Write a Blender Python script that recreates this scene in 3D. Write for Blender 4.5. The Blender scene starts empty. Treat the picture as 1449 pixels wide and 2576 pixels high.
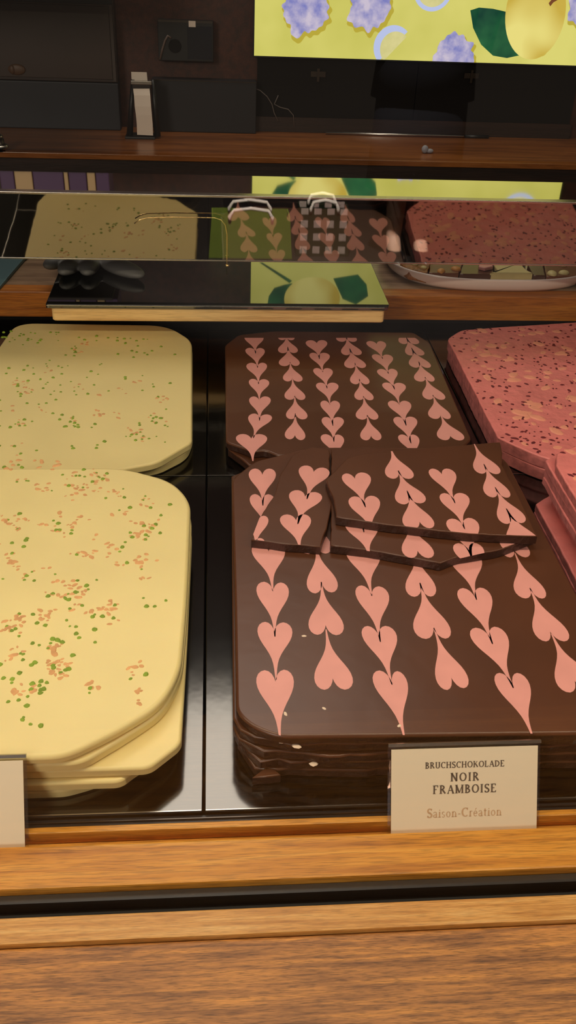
import bpy, bmesh, math, random
from mathutils import Vector, Matrix

C = bpy.context.scene.collection
SC = bpy.context.scene
random.seed(7)

# ------------------------------------------------------------------ camera
W_PX, H_PX, F_PX = 1449.0, 2576.0, 2286.0
CXP, CYP, HC = 724.5, 1288.0, 0.53
ax_y = Vector((533 - CXP, 260 + CYP, -F_PX)).normalized()
ax_x = Vector((30000 - CXP, CYP - 1050, -F_PX))
ax_x = (ax_x - ax_y * ax_x.dot(ax_y)).normalized()
ax_z = ax_x.cross(ax_y)
cam_d = bpy.data.cameras.new('camera')
cam_d.sensor_fit = 'VERTICAL'
cam_d.sensor_height = 36.0
cam_d.lens = 36.0 * F_PX / H_PX
cam_d.clip_start = 0.02
cam = bpy.data.objects.new('camera', cam_d)
C.objects.link(cam)
m3 = Matrix((ax_x, ax_y, ax_z))
cam.matrix_world = Matrix.Translation((0, 0, HC)) @ m3.to_4x4()
SC.camera = cam

# ------------------------------------------------------------------ world, lights, exposure
wd = bpy.data.worlds.new('shop_air')
SC.world = wd
wd.use_nodes = True
wd.node_tree.nodes['Background'].inputs[0].default_value = (1.0, 0.80, 0.62, 1)
wd.node_tree.nodes['Background'].inputs[1].default_value = 0.09

def area(name, loc, target, sx, sy, power, col):
    l = bpy.data.lights.new(name, 'AREA')
    l.shape = 'RECTANGLE'
    l.size, l.size_y = sx, sy
    l.energy = power
    l.color = col
    o = bpy.data.objects.new(name, l)
    C.objects.link(o)
    o.location = loc
    o.rotation_euler = (Vector(target) - Vector(loc)).to_track_quat('-Z', 'Y').to_euler()
    return o

area('ceiling_lamp_behind_counter', (-0.15, 2.0, 1.94), (-0.05, 0.6, 0.0), 1.2, 0.6, 12, (1.0, 0.90, 0.76))
area('ceiling_lamp_over_customers', (-0.3, -0.10, 1.75), (0.0, 0.6, 0.0), 1.6, 0.5, 3, (1.0, 0.84, 0.62))
area('case_light_strip', (0.1, 0.43, 0.60), (0.1, 0.58, 0.0), 1.9, 0.03, 5.0, (1.0, 0.86, 0.60))
area('front_fill_light', (-1.7, -2.0, 1.40), (0.1, 0.8, 0.0), 0.8, 0.8, 32, (1.0, 0.90, 0.74))  # unseen fill added to lift the labels and the plate's front
sl = bpy.data.lights.new('reflection_fill_spot', 'SPOT')  # unseen spot added to brighten bags and legs for their reflection
sl.energy, sl.color, sl.spot_size, sl.spot_blend, sl.shadow_soft_size = 3600, (1.0, 0.94, 0.86), 0.78, 0.5, 0.06
so = bpy.data.objects.new('reflection_fill_spot', sl)
C.objects.link(so)
so.location = (0.1, -1.9, 2.2)
so.rotation_euler = (Vector((0.62, -3.5, -0.75)) - so.location).to_track_quat('-Z', 'Y').to_euler()

SC.view_settings.view_transform = 'Standard'
SC.view_settings.look = 'None'
SC.view_settings.exposure = 0.0
SC.view_settings.gamma = 1.0
SC.view_settings.use_curve_mapping = False
SC.cycles.use_denoising = True
SC.cycles.max_bounces = 10
SC.cycles.transparent_max_bounces = 12
SC.cycles.caustics_reflective = False
SC.cycles.caustics_refractive = False

# ------------------------------------------------------------------ pixel rays -> true planes of the place
def ray(px, py):
    d = Vector((px - CXP, CYP - py, -F_PX))
    return m3 @ d
def az(px, py, z):
    r = ray(px, py)
    t = (z - HC) / r.z
    return (r.x * t, r.y * t)
def ay(px, py, y):
    r = ray(px, py)
    t = y / r.y
    return Vector((r.x * t, y, r.z * t + HC))
def azl(pts, z):
    return [az(p[0], p[1], z) for p in pts]

# ------------------------------------------------------------------ materials
def srgb(r, g, b):
    def c(v):
        v /= 255.0
        return v / 12.92 if v <= 0.04045 else ((v + 0.055) / 1.055) ** 2.4
    return (c(r), c(g), c(b), 1.0)

def mat(name, col, rough=0.5, metal=0.0, spec=0.5, bump=0.0, bscale=40.0, var=0.0, vscale=30.0, sss=0.0, coat=0.0):
    m = bpy.data.materials.new(name)
    m.use_nodes = True
    nt = m.node_tree
    b = nt.nodes['Principled BSDF']
    b.inputs['Base Color'].default_value = col
    b.inputs['Roughness'].default_value = rough
    b.inputs['Metallic'].default_value = metal
    b.inputs['Specular IOR Level'].default_value = spec
    b.inputs['Coat Weight'].default_value = coat
    if sss:
        b.inputs['Subsurface Weight'].default_value = sss
        b.inputs['Subsurface Radius'].default_value = (0.006, 0.004, 0.002)
    if bump or var:
        tc = nt.nodes.new('ShaderNodeTexCoord')
    if bump:
        n = nt.nodes.new('ShaderNodeTexNoise')
        n.inputs['Scale'].default_value = bscale
        n.inputs['Detail'].default_value = 4
        nt.links.new(tc.outputs['Object'], n.inputs['Vector'])
        bp = nt.nodes.new('ShaderNodeBump')
        bp.inputs['Strength'].default_value = bump
        bp.inputs['Distance'].default_value = 0.01
        nt.links.new(n.outputs['Fac'], bp.inputs['Height'])
        nt.links.new(bp.outputs['Normal'], b.inputs['Normal'])
    if var:
        n2 = nt.nodes.new('ShaderNodeTexNoise')
        n2.inputs['Scale'].default_value = vscale
        n2.inputs['Detail'].default_value = 5
        nt.links.new(tc.outputs['Object'], n2.inputs['Vector'])
        rp = nt.nodes.new('ShaderNodeValToRGB')
        rp.color_ramp.elements[0].position = 0.3
        rp.color_ramp.elements[1].position = 0.7
        rp.color_ramp.elements[0].color = tuple(c * (1 - var) for c in col[:3]) + (1,)
        rp.color_ramp.elements[1].color = tuple(min(1, c * (1 + var)) for c in col[:3]) + (1,)
        nt.links.new(n2.outputs['Fac'], rp.inputs['Fac'])
        nt.links.new(rp.outputs['Color'], b.inputs['Base Color'])
    return m

def wood(name, dark, mid, light, rough=0.38, along=3.0, across=70.0, streak=0.5, offs=0.0, tilt=0.0):
    m = bpy.data.materials.new(name)
    m.use_nodes = True
    nt = m.node_tree
    L = nt.links
    b = nt.nodes['Principled BSDF']
    tc = nt.nodes.new('ShaderNodeTexCoord')
    mp = nt.nodes.new('ShaderNodeMapping')
    mp.inputs['Scale'].default_value = (along, across, across)
    mp.inputs['Location'].default_value = (offs, offs * 3.1, offs * 1.7)
    mp.inputs['Rotation'].default_value = (0, 0, tilt)
    L.new(tc.outputs['Object'], mp.inputs['Vector'])
    n = nt.nodes.new('ShaderNodeTexNoise')
    n.inputs['Scale'].default_value = 1.0
    n.inputs['Detail'].default_value = 6
    n.inputs['Roughness'].default_value = 0.6
    n.inputs['Distortion'].default_value = 0.4
    L.new(mp.outputs['Vector'], n.inputs['Vector'])
    rp = nt.nodes.new('ShaderNodeValToRGB')
    e = rp.color_ramp.elements
    e[0].position, e[0].color = 0.30, dark
    e[1].position, e[1].color = 0.72, light
    k = e.new(0.5); k.color = mid
    L.new(n.outputs['Fac'], rp.inputs['Fac'])
    # fine dark pores
    mp2 = nt.nodes.new('ShaderNodeMapping')
    mp2.inputs['Scale'].default_value = (along * 8, across * 7, across * 7)
    mp2.inputs['Rotation'].default_value = (0, 0, tilt)
    L.new(tc.outputs['Object'], mp2.inputs['Vector'])
    n2 = nt.nodes.new('ShaderNodeTexNoise')
    n2.inputs['Scale'].default_value = 1.0
    n2.inputs['Detail'].default_value = 3
    L.new(mp2.outputs['Vector'], n2.inputs['Vector'])
    r2 = nt.nodes.new('ShaderNodeValToRGB')
    r2.color_ramp.elements[0].position = 0.36
    r2.color_ramp.elements[1].position = 0.52
    r2.color_ramp.elements[0].color = (1 - streak,) * 3 + (1,)
    r2.color_ramp.elements[1].color = (1, 1, 1, 1)
    L.new(n2.outputs['Fac'], r2.inputs['Fac'])
    mx = nt.nodes.new('ShaderNodeMix')
    mx.data_type = 'RGBA'
    mx.blend_type = 'MULTIPLY'
    mx.inputs['Factor'].default_value = 1.0
    L.new(rp.outputs['Color'], mx.inputs['A'])
    L.new(r2.outputs['Color'], mx.inputs['B'])
    L.new(mx.outputs['Result'], b.inputs['Base Color'])
    bp = nt.nodes.new('ShaderNodeBump')
    bp.inputs['Strength'].default_value = 0.12
    bp.inputs['Distance'].default_value = 0.002
    L.new(n2.outputs['Fac'], bp.inputs['Height'])
    L.new(bp.outputs['Normal'], b.inputs['Normal'])
    b.inputs['Roughness'].default_value = rough
    b.inputs['Specular IOR Level'].default_value = 0.45
    return m

def emis(name, col, s=1.0, col2=None, scale=12.0, detail=3.0, lo=0.35, hi=0.65):
    m = bpy.data.materials.new(name)
    m.use_nodes = True
    nt = m.node_tree
    nt.nodes.clear()
    out = nt.nodes.new('ShaderNodeOutputMaterial')
    e = nt.nodes.new('ShaderNodeEmission')
    e.inputs['Color'].default_value = col
    e.inputs['Strength'].default_value = s
    if col2:
        tc = nt.nodes.new('ShaderNodeTexCoord')
        n = nt.nodes.new('ShaderNodeTexNoise')
        n.inputs['Scale'].default_value = scale
        n.inputs['Detail'].default_value = detail
        nt.links.new(tc.outputs['Object'], n.inputs['Vector'])
        rp = nt.nodes.new('ShaderNodeValToRGB')
        rp.color_ramp.elements[0].position = lo
        rp.color_ramp.elements[1].position = hi
        rp.color_ramp.elements[0].color = col
        rp.color_ramp.elements[1].color = col2
        nt.links.new(n.outputs['Fac'], rp.inputs['Fac'])
        nt.links.new(rp.outputs['Color'], e.inputs['Color'])
    nt.links.new(e.outputs[0], out.inputs[0])
    return m

def glassmat(name, refl, tint=(1, 1, 1, 1)):
    m = bpy.data.materials.new(name)
    m.use_nodes = True
    nt = m.node_tree
    nt.nodes.clear()
    out = nt.nodes.new('ShaderNodeOutputMaterial')
    t = nt.nodes.new('ShaderNodeBsdfTransparent')
    t.inputs[0].default_value = tint
    g = nt.nodes.new('ShaderNodeBsdfGlossy')
    g.inputs['Roughness'].default_value = 0.0
    mx = nt.nodes.new('ShaderNodeMixShader')
    mx.inputs[0].default_value = refl
    nt.links.new(t.outputs[0], mx.inputs[1])
    nt.links.new(g.outputs[0], mx.inputs[2])
    nt.links.new(mx.outputs[0], out.inputs[0])
    return m

M = {}
M['oak'] = wood('oak', srgb(168, 100, 26), srgb(208, 138, 46), srgb(226, 162, 68), 0.36, 7.0, 150.0, 0.35, 0.0, 0.04)
M['oak_lip'] = wood('oak_lip', srgb(172, 110, 48), srgb(212, 152, 80), srgb(230, 180, 112), 0.33, 12.0, 300.0, 0.3, 3.0)
M['oak_back'] = wood('oak_back', srgb(128, 70, 20), srgb(168, 98, 32), srgb(186, 118, 44), 0.4, 5.0, 110.0, 0.3, 5.0)
M['veneer'] = wood('veneer', srgb(116, 72, 40), srgb(176, 116, 62), srgb(222, 150, 72), 0.42, 16.0, 300.0, 0.5, 9.0)
M['beech'] = wood('beech', srgb(206, 160, 98), srgb(232, 192, 128), srgb(242, 208, 146), 0.5, 5.0, 120.0, 0.2, 2.0)
M['worktop'] = wood('worktop', srgb(112, 88, 68), srgb(142, 114, 90), srgb(164, 136, 108), 0.32, 5.0, 60.0, 0.25, 4.0)
M['counter_wood'] = wood('counter_wood', srgb(104, 58, 26), srgb(140, 82, 40), srgb(160, 98, 50), 0.28, 3.0, 30.0, 0.2, 6.0)
M['wall_wood'] = wood('wall_wood', srgb(48, 22, 12), srgb(68, 30, 16), srgb(82, 40, 22), 0.5, 60.0, 60.0, 0.2, 7.0)
M['dark_wood'] = wood('dark_wood', srgb(34, 22, 18), srgb(44, 28, 22), srgb(56, 36, 28), 0.5, 4.0, 60.0, 0.2, 8.0)
M['black'] = mat('black', (0.006, 0.006, 0.007, 1), 0.4)
M['black_matte'] = mat('black_matte', (0.008, 0.007, 0.007, 1), 0.85, spec=0.2)
M['tray'] = mat('tray', (0.11, 0.107, 0.103, 1), 0.12, 1.0, bump=0.03, bscale=14)
M['steel'] = mat('steel', (0.55, 0.52, 0.48, 1), 0.25, 1.0)
M['dark_steel'] = mat('dark_steel', (0.10, 0.085, 0.075, 1), 0.3, 1.0)
M['brass'] = mat('brass', (0.85, 0.62, 0.30, 1), 0.2, 1.0)
M['mirror'] = mat('mirror', (0.30, 0.27, 0.225, 1), 0.03, 1.0, bump=0.02, bscale=9)
M['gloss_top'] = mat('gloss_top', (0.72, 0.70, 0.66, 1), 0.04, 1.0)
M['cream'] = mat('cream', srgb(238, 217, 152), 0.42, var=0.05, vscale=9, sss=0.15, bump=0.06, bscale=30)
M['cream_grey'] = mat('cream_grey', srgb(196, 178, 140), 0.5, var=0.06, vscale=20)
M['green'] = mat('pistachio_green', srgb(132, 156, 44), 0.6, var=0.25, vscale=120)
M['orange'] = mat('fruit_orange', srgb(222, 164, 108), 0.6, var=0.16, vscale=150)
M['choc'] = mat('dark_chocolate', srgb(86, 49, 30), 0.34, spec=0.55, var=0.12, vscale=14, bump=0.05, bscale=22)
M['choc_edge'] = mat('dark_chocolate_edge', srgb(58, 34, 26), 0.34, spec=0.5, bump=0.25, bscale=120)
M['pink'] = mat('pink_chocolate', srgb(228, 156, 148), 0.42, var=0.05, vscale=50)
M['ruby'] = mat('ruby_chocolate', srgb(228, 128, 124), 0.42, var=0.1, vscale=40, bump=0.25, bscale=70)
M['ruby_side'] = mat('ruby_side', srgb(196, 112, 110), 0.5, var=0.25, vscale=120, bump=0.2, bscale=90)
M['almond'] = mat('almond', srgb(240, 156, 130), 0.5, var=0.1, vscale=80)
M['berry'] = mat('dried_berry', srgb(104, 20, 28), 0.6, var=0.3, vscale=150)
M['card'] = mat('label_card', srgb(242, 226, 200), 0.5)
M['ink'] = mat('label_ink', srgb(96, 84, 74), 0.7)
M['ink_gold'] = mat('label_ink_gold', srgb(206, 170, 134), 0.7)
M['acrylic'] = glassmat('acrylic', 0.10, (0.97, 0.97, 0.97, 1))
M['pane'] = glassmat('shop_glass', 0.045)
M['ceramic'] = mat('ceramic', srgb(226, 208, 200), 0.25)
M['rubber'] = mat('glove_grey', srgb(96, 94, 92), 0.6)
M['teal'] = mat('teal_cover', srgb(62, 92, 98), 0.55)
M['paper'] = mat('paper_white', srgb(238, 222, 206), 0.7)
M['boardglass'] = mat('board_glass', (0.006, 0.007, 0.007, 1), 0.02, spec=1.0, coat=1.0)
M['floor'] = mat('shop_floor', srgb(30, 25, 23), 0.5, var=0.2, vscale=6)

# ------------------------------------------------------------------ mesh helpers (all in world metres)
def new():
    return bmesh.new()

def link(name, bm, mats, parent=None, origin=None, smooth=False):
    me = bpy.data.meshes.new(name)
    bmesh.ops.recalc_face_normals(bm, faces=bm.faces[:])
    if origin is None:
        if parent is not None:
            origin = Vector(parent['_o'])
        else:
            xs = [v.co for v in bm.verts]
            origin = Vector(((min(v.x for v in xs) + max(v.x for v in xs)) / 2,
                             (min(v.y for v in xs) + max(v.y for v in xs)) / 2, min(v.z for v in xs)))
    origin = Vector(origin)
    for v in bm.verts:
        v.co -= origin
    if smooth:
        for f in bm.faces:
            f.smooth = True
    bm.to_mesh(me)
    bm.free()
    if not isinstance(mats, (list, tuple)):
        mats = [mats]
    for x in mats:
        me.materials.append(x)
    o = bpy.data.objects.new(name, me)
    C.objects.link(o)
    if parent is not None:
        o.parent = parent
        o.location = origin - Vector(parent['_o'])
    else:
        o.location = origin
    o['_o'] = list(origin)
    return o

def tag(o, label=None, cat=None, group=None, kind=None):
    if label: o['label'] = label
    if cat: o['category'] = cat
    if group: o['group'] = group
    if kind: o['kind'] = kind
    return o

def thing(name, loc, label, cat, group=None):
    o = bpy.data.objects.new(name, None)
    C.objects.link(o)
    o.location = loc
    o['_o'] = list(loc)
    o.empty_display_size = 0.02
    return tag(o, label, cat, group)

def box(bm, x0, x1, y0, y1, z0, z1, mi=0, bev=0.0):
    vs = [bm.verts.new(p) for p in ((x0, y0, z0), (x1, y0, z0), (x1, y1, z0), (x0, y1, z0),
                                    (x0, y0, z1), (x1, y0, z1), (x1, y1, z1), (x0, y1, z1))]
    fs = [bm.faces.new([vs[i] for i in q]) for q in
          ((0, 3, 2, 1), (4, 5, 6, 7), (0, 1, 5, 4), (1, 2, 6, 5), (2, 3, 7, 6), (3, 0, 4, 7))]
    for f in fs: f.material_index = mi
    if bev:
        es = list({e for f in fs for e in f.edges})
        r = bmesh.ops.bevel(bm, geom=es, offset=bev, segments=2, affect='EDGES', profile=0.6)
        for f in r['faces']: f.material_index = mi
    return bm

def ccw(pts):
    a = sum(pts[i][0] * pts[(i + 1) % len(pts)][1] - pts[(i + 1) % len(pts)][0] * pts[i][1] for i in range(len(pts)))
    return pts if a > 0 else pts[::-1]

def roundpoly(pts, radii, seg=6):
    pts = [Vector(p[:2]) for p in pts]
    n = len(pts)
    if not isinstance(radii, (list, tuple)): radii = [radii] * n
    out = []
    for i in range(n):
        p, a, b = pts[i], pts[i - 1], pts[(i + 1) % n]
        r = radii[i]
        da, db = a - p, b - p
        la, lb = da.length, db.length
        d = min(r, la * 0.45, lb * 0.45)
        if d < 1e-4:
            out.append((p.x, p.y)); continue
        q0, q1 = p + da / la * d, p + db / lb * d
        for k in range(seg + 1):
            t = k / seg
            v = q0 * (1 - t) ** 2 + p * 2 * t * (1 - t) + q1 * t * t
            out.append((v.x, v.y))
    return out

def jag(pts, amp, step, seed, edges=None):
    rnd = random.Random(seed)
    out = []
    n = len(pts)
    for i in range(n):
        a, b = Vector(pts[i]), Vector(pts[(i + 1) % n])
        out.append((a.x, a.y))
        if edges is not None and i not in edges: continue
        L = (b - a).length
        k = int(L / step)
        if k < 1: continue
        nn = Vector((-(b - a).y, (b - a).x)).normalized()
        ph = rnd.random() * 6
        for j in range(1, k):
            t = j / k
            o = amp * (math.sin(ph + t * L * 55) * 0.6 + rnd.uniform(-1, 1) * 0.6)
            v = a.lerp(b, t) + nn * o
            out.append((v.x, v.y))
    return out

def prism(bm, pts, z0, z1, r=0.0015, mi=0, mi_side=None, zfun=None):
    pts = ccw(pts)
    n = len(pts)
    P = [Vector(p) for p in pts]
    N = []
    for i in range(n):
        e0 = (P[i] - P[i - 1]); e1 = (P[(i + 1) % n] - P[i])
        e0 = e0.normalized() if e0.length > 1e-9 else Vector((1, 0)); e1 = e1.normalized() if e1.length > 1e-9 else Vector((1, 0))
        t = e0 + e1
        if t.length < 1e-6: t = e1
        t.normalize()
        N.append(Vector((-t.y, t.x)))
    prof = [(r * 0.7, z0), (0.0, z0 + r * 0.7), (0.0, z1 - r), (r * 0.3, z1 - r * 0.3), (r, z1)]
    rings = []
    for ins, z in prof:
        rg = []
        for i in range(n):
            q = P[i] + N[i] * ins
            rg.append(bm.verts.new((q.x, q.y, z + (zfun(q.x, q.y) if zfun else 0))))
        rings.append(rg)
    ms = mi if mi_side is None else mi_side
    for k in range(len(rings) - 1):
        for i in range(n):
            f = bm.faces.new((rings[k][i], rings[k][(i + 1) % n], rings[k + 1][(i + 1) % n], rings[k + 1][i]))
            f.material_index = ms if k < 2 else mi
            f.smooth = k >= 2
    f = bm.faces.new(rings[-1]); f.material_index = mi
    f = bm.faces.new(rings[0][::-1]); f.material_index = ms
    return bm

def tube(bm, path, r, seg=10, mi=0, cap=True):
    path = [Vector(p) for p in path]
    n = len(path)
    rr = r if isinstance(r, (list, tuple)) else [r] * n
    up = None
    prev = None
    rings = []
    for i in range(n):
        t = (path[min(i + 1, n - 1)] - path[max(i - 1, 0)]).normalized()
        if up is None:
            up = Vector((0, 0, 1)) if abs(t.z) < 0.9 else Vector((1, 0, 0))
        a = t.cross(up)
        if a.length < 1e-5:
            a = t.cross(Vector((0, 1, 0)))
        a.normalize()
        b = a.cross(t).normalized()
        up = b
        rings.append([bm.verts.new(path[i] + (a * math.cos(2 * math.pi * k / seg) + b * math.sin(2 * math.pi * k / seg)) * rr[i]) for k in range(seg)])
    for i in range(n - 1):
        for k in range(seg):
            f = bm.faces.new((rings[i][k], rings[i][(k + 1) % seg], rings[i + 1][(k + 1) % seg], rings[i + 1][k]))
            f.material_index = mi; f.smooth = True
    if cap:
        for rg in (rings[0], rings[-1]):
            f = bm.faces.new(rg); f.material_index = mi
    return bm

def clip(poly, win):
    win = ccw(win)
    out = list(poly)
    for i in range(len(win)):
        a, b = win[i], win[(i + 1) % len(win)]
        inp, out = out, []
        if not inp: break
        def side(p): return (b[0] - a[0]) * (p[1] - a[1]) - (b[1] - a[1]) * (p[0] - a[0])
        for j in range(len(inp)):
            p, q = inp[j - 1], inp[j]
            sp, sq = side(p), side(q)
            if (sp >= 0) != (sq >= 0):
                t = sp / (sp - sq)
                out.append((p[0] + (q[0] - p[0]) * t, p[1] + (q[1] - p[1]) * t))
            if sq >= 0: out.append(q)
    return out

def hull(pts):
    ps = sorted(set((round(p[0], 6), round(p[1], 6)) for p in pts))
    def half(q):
        o = []
        for p in q:
            while len(o) > 1 and (o[-1][0] - o[-2][0]) * (p[1] - o[-2][1]) - (o[-1][1] - o[-2][1]) * (p[0] - o[-2][0]) <= 0: o.pop()
            o.append(p)
        return o[:-1]
    return half(ps) + half(ps[::-1])

HALF = [(0.0, 0.42), (0.05, 0.60), (0.16, 0.80), (0.32, 0.94), (0.52, 1.0), (0.72, 0.95), (0.88, 0.82), (0.98, 0.62), (1.0, 0.40),
        (0.95, 0.15), (0.84, -0.10), (0.68, -0.36), (0.50, -0.62), (0.34, -0.88), (0.21, -1.15), (0.13, -1.42), (0.08, -1.72), (0.05, -2.05), (0.03, -2.3)]
def heart(cx, cy, dirx, diry, w, L, skew=0.0, lob=(1.0, 1.0)):
    """heart outline: (cx,cy) is the middle of the lobes, dir points to the tip"""
    d = Vector((dirx, diry)).normalized()
    s = Vector((-d.y, d.x))
    pts = []
    for (t, h) in HALF:
        pts.append((t * w * lob[0], -(h - 0.4) * L))
    left = [(-t * lob[1] / lob[0], h) for (t, h) in pts[1:]][::-1]
    out = []
    for (t, h) in pts + left:
        hh = h + (0.22 * L * skew * t / w)
        q = Vector((cx, cy)) + d * hh + s * t
        out.append((q.x, q.y))
    return out

def add_flat(bm, poly, z, mi):
    if len(poly) < 3: return
    poly = ccw(poly)
    try:
        f = bm.faces.new([bm.verts.new((p[0], p[1], z)) for p in poly])
        f.material_index = mi
    except ValueError:
        pass

# ------------------------------------------------------------------ setting
bm = new(); box(bm, -3, 3, -5.5, 3.5, -0.90, -0.85)
tag(link('floor', bm, M['floor']), kind='structure')
bm = new(); box(bm, -3, 3, 2.42, 2.50, -0.85, 2.6)
tag(link('wall_back', bm, M['wall_wood']), kind='structure')

# front counter body with its veneer panel and lip
XL, XR = -0.95, 1.15
cnt = thing('display_counter', (0.1, 0.9, -0.85), 'brown wooden display counter front under the glass and the trays', 'counter')
bm = new(); box(bm, XL, XR, 0.190, 0.3188, -0.85, -0.0035, bev=0.001)
link('front_panel', bm, M['veneer'], cnt)
bm = new(); box(bm, XL, XR, 0.3195, 0.337, -0.03, 0.0, bev=0.0012)
tag(link('top_lip', bm, M['oak_lip'], cnt), 'lighter oak lip')
bm = new(); box(bm, XL, XR, 0.300, 1.55, -0.06, -0.035)
link('base_board', bm, M['black_matte'], cnt)
bm = new()
box(bm, XL, XR, 0.3375, 0.3560, -0.034, -0.016)
link('glass_channel', bm, M['black'], cnt)
bm = new(); box(bm, XL, XR, 0.3500, 0.3560, -0.0158, -0.006)
link('channel_rail', bm, M['black'], cnt)
# oak ledge with label slot
led = thing('label_ledge', (0.1, 0.378, -0.035), 'light oak ledge holding the price labels in front of the trays', 'ledge')
bm = new(); box(bm, XL, XR, 0.3565, 0.3885, -0.0345, 0.0, bev=0.0015)
link('front_board', bm, M['oak'], led)
bm = new(); box(bm, XL, XR, 0.3885, 0.3970, -0.0345, -0.010); 
link('label_slot', bm, M['oak'], led)
bm = new(); box(bm, XL, XR, 0.3972, 0.4022, -0.0345, 0.0010, bev=0.0006)
link('rear_strip', bm, M['oak'], led)
# dark metal rail between ledge and trays
rail = thing('tray_rail', (0.1, 0.407, -0.035), 'dark metal rail running between the oak ledge and the black trays', 'rail')
bm = new(); box(bm, XL, XR, 0.4026, 0.4115, -0.0345, -0.0035, bev=0.0005)
link('rail_body', bm, M['black'], rail)
bm = new(); box(bm, XL, XR, 0.4036, 0.4042, -0.0035, -0.0026)
box(bm, XL, XR, 0.4076, 0.4084, -0.0035, -0.0022)
link('rail_ridges', bm, M['dark_steel'], rail)

# trays
cols = [(-0.331, -0.0117), (-0.0103, 0.3125), (0.3139, 0.636)]
rows = [(0.4125, 0.8560), (0.8574, 1.300)]
tl = {(0, 0): 'black glossy tray under the front cream slabs', (1, 0): 'black glossy tray under the front dark heart slabs',
      (2, 0): 'black glossy tray under the front ruby slabs', (0, 1): 'black glossy tray under the rear cream slabs',
      (1, 1): 'black glossy tray under the rear dark heart slabs', (2, 1): 'black glossy tray under the rear ruby slab'}
for (i, j), lb in tl.items():
    x0, x1 = cols[i]; y0, y1 = rows[j]
    t = thing('serving_tray', ((x0 + x1) / 2, (y0 + y1) / 2, -0.034), lb, 'tray', 'black trays in the display case')
    bm = new(); box(bm, x0, x1, y0, y1, -0.034, 0.0, bev=0.0007)
    link('tray_body', bm, M['tray'], t)
    bm = new(); box(bm, x0 + 0.0008, x1 - 0.0008, y0 - 0.0005, y0 + 0.0003, -0.0012, 0.0004)  # bright strip stands in for light caught by the tray's front bevel
    tag(link('tray_edge_glint', bm, M['steel'], t), 'bright strip for the edge glint')

# ------------------------------------------------------------------ cream slabs
def bit(bm, x, y, z, r, rnd, mi, flat=0.5, n=7, el=1.0):
    a0 = rnd.random() * 6.28
    ca, sa = math.cos(a0), math.sin(a0)
    ring = []
    top = []
    for k in range(n):
        a = 2 * math.pi * k / n
        q = r * rnd.uniform(0.75, 1.15)
        u, v = math.cos(a) * q * el, math.sin(a) * q
        px, py = x + u * ca - v * sa, y + u * sa + v * ca
        ring.append(bm.verts.new((px, py, z)))
        top.append(bm.verts.new((x + (px - x) * 0.6, y + (py - y) * 0.6, z + r * flat)))
    for k in range(n):
        f = bm.faces.new((ring[k], ring[(k + 1) % n], top[(k + 1) % n], top[k])); f.material_index = mi; f.smooth = True
    f = bm.faces.new(top); f.material_index = mi

def slab(name, pts, z0, z1, mats, label, cat, group, hearts=None, r=0.0018, zfun=None, edge=1):
    bm = new()
    prism(bm, pts, z0, z1, r, 0, edge)
    if hearts:
        win = hearts['win'] if 'win' in hearts else pts
        for h in hearts['list']:
            add_flat(bm, clip(h, win), z1 + 0.00012, 2)
    o = link(name, bm, mats)
    return tag(o, label, cat, group)

CG = 'cream white chocolate slabs'
TH = 0.0092
def toppings(o, ztop, dots, seed, sc=1.0):
    rnd = random.Random(seed)
    g, q = new(), new()
    for (px, py, spx, spy, ng, no) in dots:
        for k in range(ng):
            x, y = az(rnd.gauss(px, spx), rnd.gauss(py, spy), ztop)
            bit(g, x, y, ztop - 0.0003, rnd.uniform(0.0014, 0.0027) * sc, rnd, 0, 0.55)
        for k in range(no):
            bx, by = rnd.gauss(px, spx), rnd.gauss(py, spy)
            for w in range(rnd.randint(2, 4)):
                x, y = az(bx + rnd.gauss(0, 9), by + rnd.gauss(0, 6), ztop)
                bit(q, x, y, ztop - 0.0003, rnd.uniform(0.0012, 0.0026) * sc, rnd, 0, 0.35, 8, rnd.uniform(1.0, 1.9))
    a = link('pistachio_crumbs', g, M['green'], o); tag(a, 'green pistachio crumbs', kind='stuff')
    b = link('fruit_flakes', q, M['orange'], o); tag(b, 'orange fruit flakes', kind='stuff')

zt = 5 * TH
fx = -0.305
def cream_front(k, px, rad, label, backY):
    z1 = k * TH - 0.0002
    pts = azl(px, z1 - 0.002)
    yb = backY
    fy = min(p[1] for p in pts)
    rr = pts[0]
    full = pts + [(fx + 0.05, fy), (fx, fy + 0.06), (fx, yb - 0.05), (fx + 0.05, yb), (rr[0] - 0.07, yb + 0.0), (rr[0] - 0.02, yb - 0.025)]
    rads = rad + [0.04, 0.04, 0.04, 0.04, 0.02, 0.03]
    bm = new()
    prism(bm, roundpoly(full, rads, 8), z1 - TH + 0.0004, z1, 0.0032 if k == 5 else 0.0022)
    o = link('white_chocolate_slab', bm, M['cream'])
    return tag(o, label, 'chocolate slab', CG)
top = cream_front(5, [(480, 1262), (471, 1500), (455, 1690), (408, 1775), (300, 1842), (165, 1907)],
                  [0.03, 0.05, 0.04, 0.03, 0.03, 0.012], 'cream slab dotted with green pistachio, topmost of the front left stack', 0.80)
cream_front(4, [(483, 1300), (474, 1520), (458, 1706), (412, 1794), (330, 1850), (205, 1925)],
            [0.02, 0.05, 0.04, 0.03, 0.03, 0.01], 'thin cream slab showing as a lip directly under the topmost front left slab', 0.80)
cream_front(3, [(484, 1330), (470, 1640), (456, 1868), (446, 1882), (376, 1936)],
            [0.02, 0.05, 0.006, 0.01, 0.006], 'cream slab with a cut-off corner jutting out right, third from the top at front left', 0.79)
cream_front(2, [(470, 1380), (462, 1600), (440, 1880), (336, 1945), (304, 1970)],
            [0.02, 0.05, 0.02, 0.006, 0.006], 'cream slab second from the bottom of the front left stack', 0.79)
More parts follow.
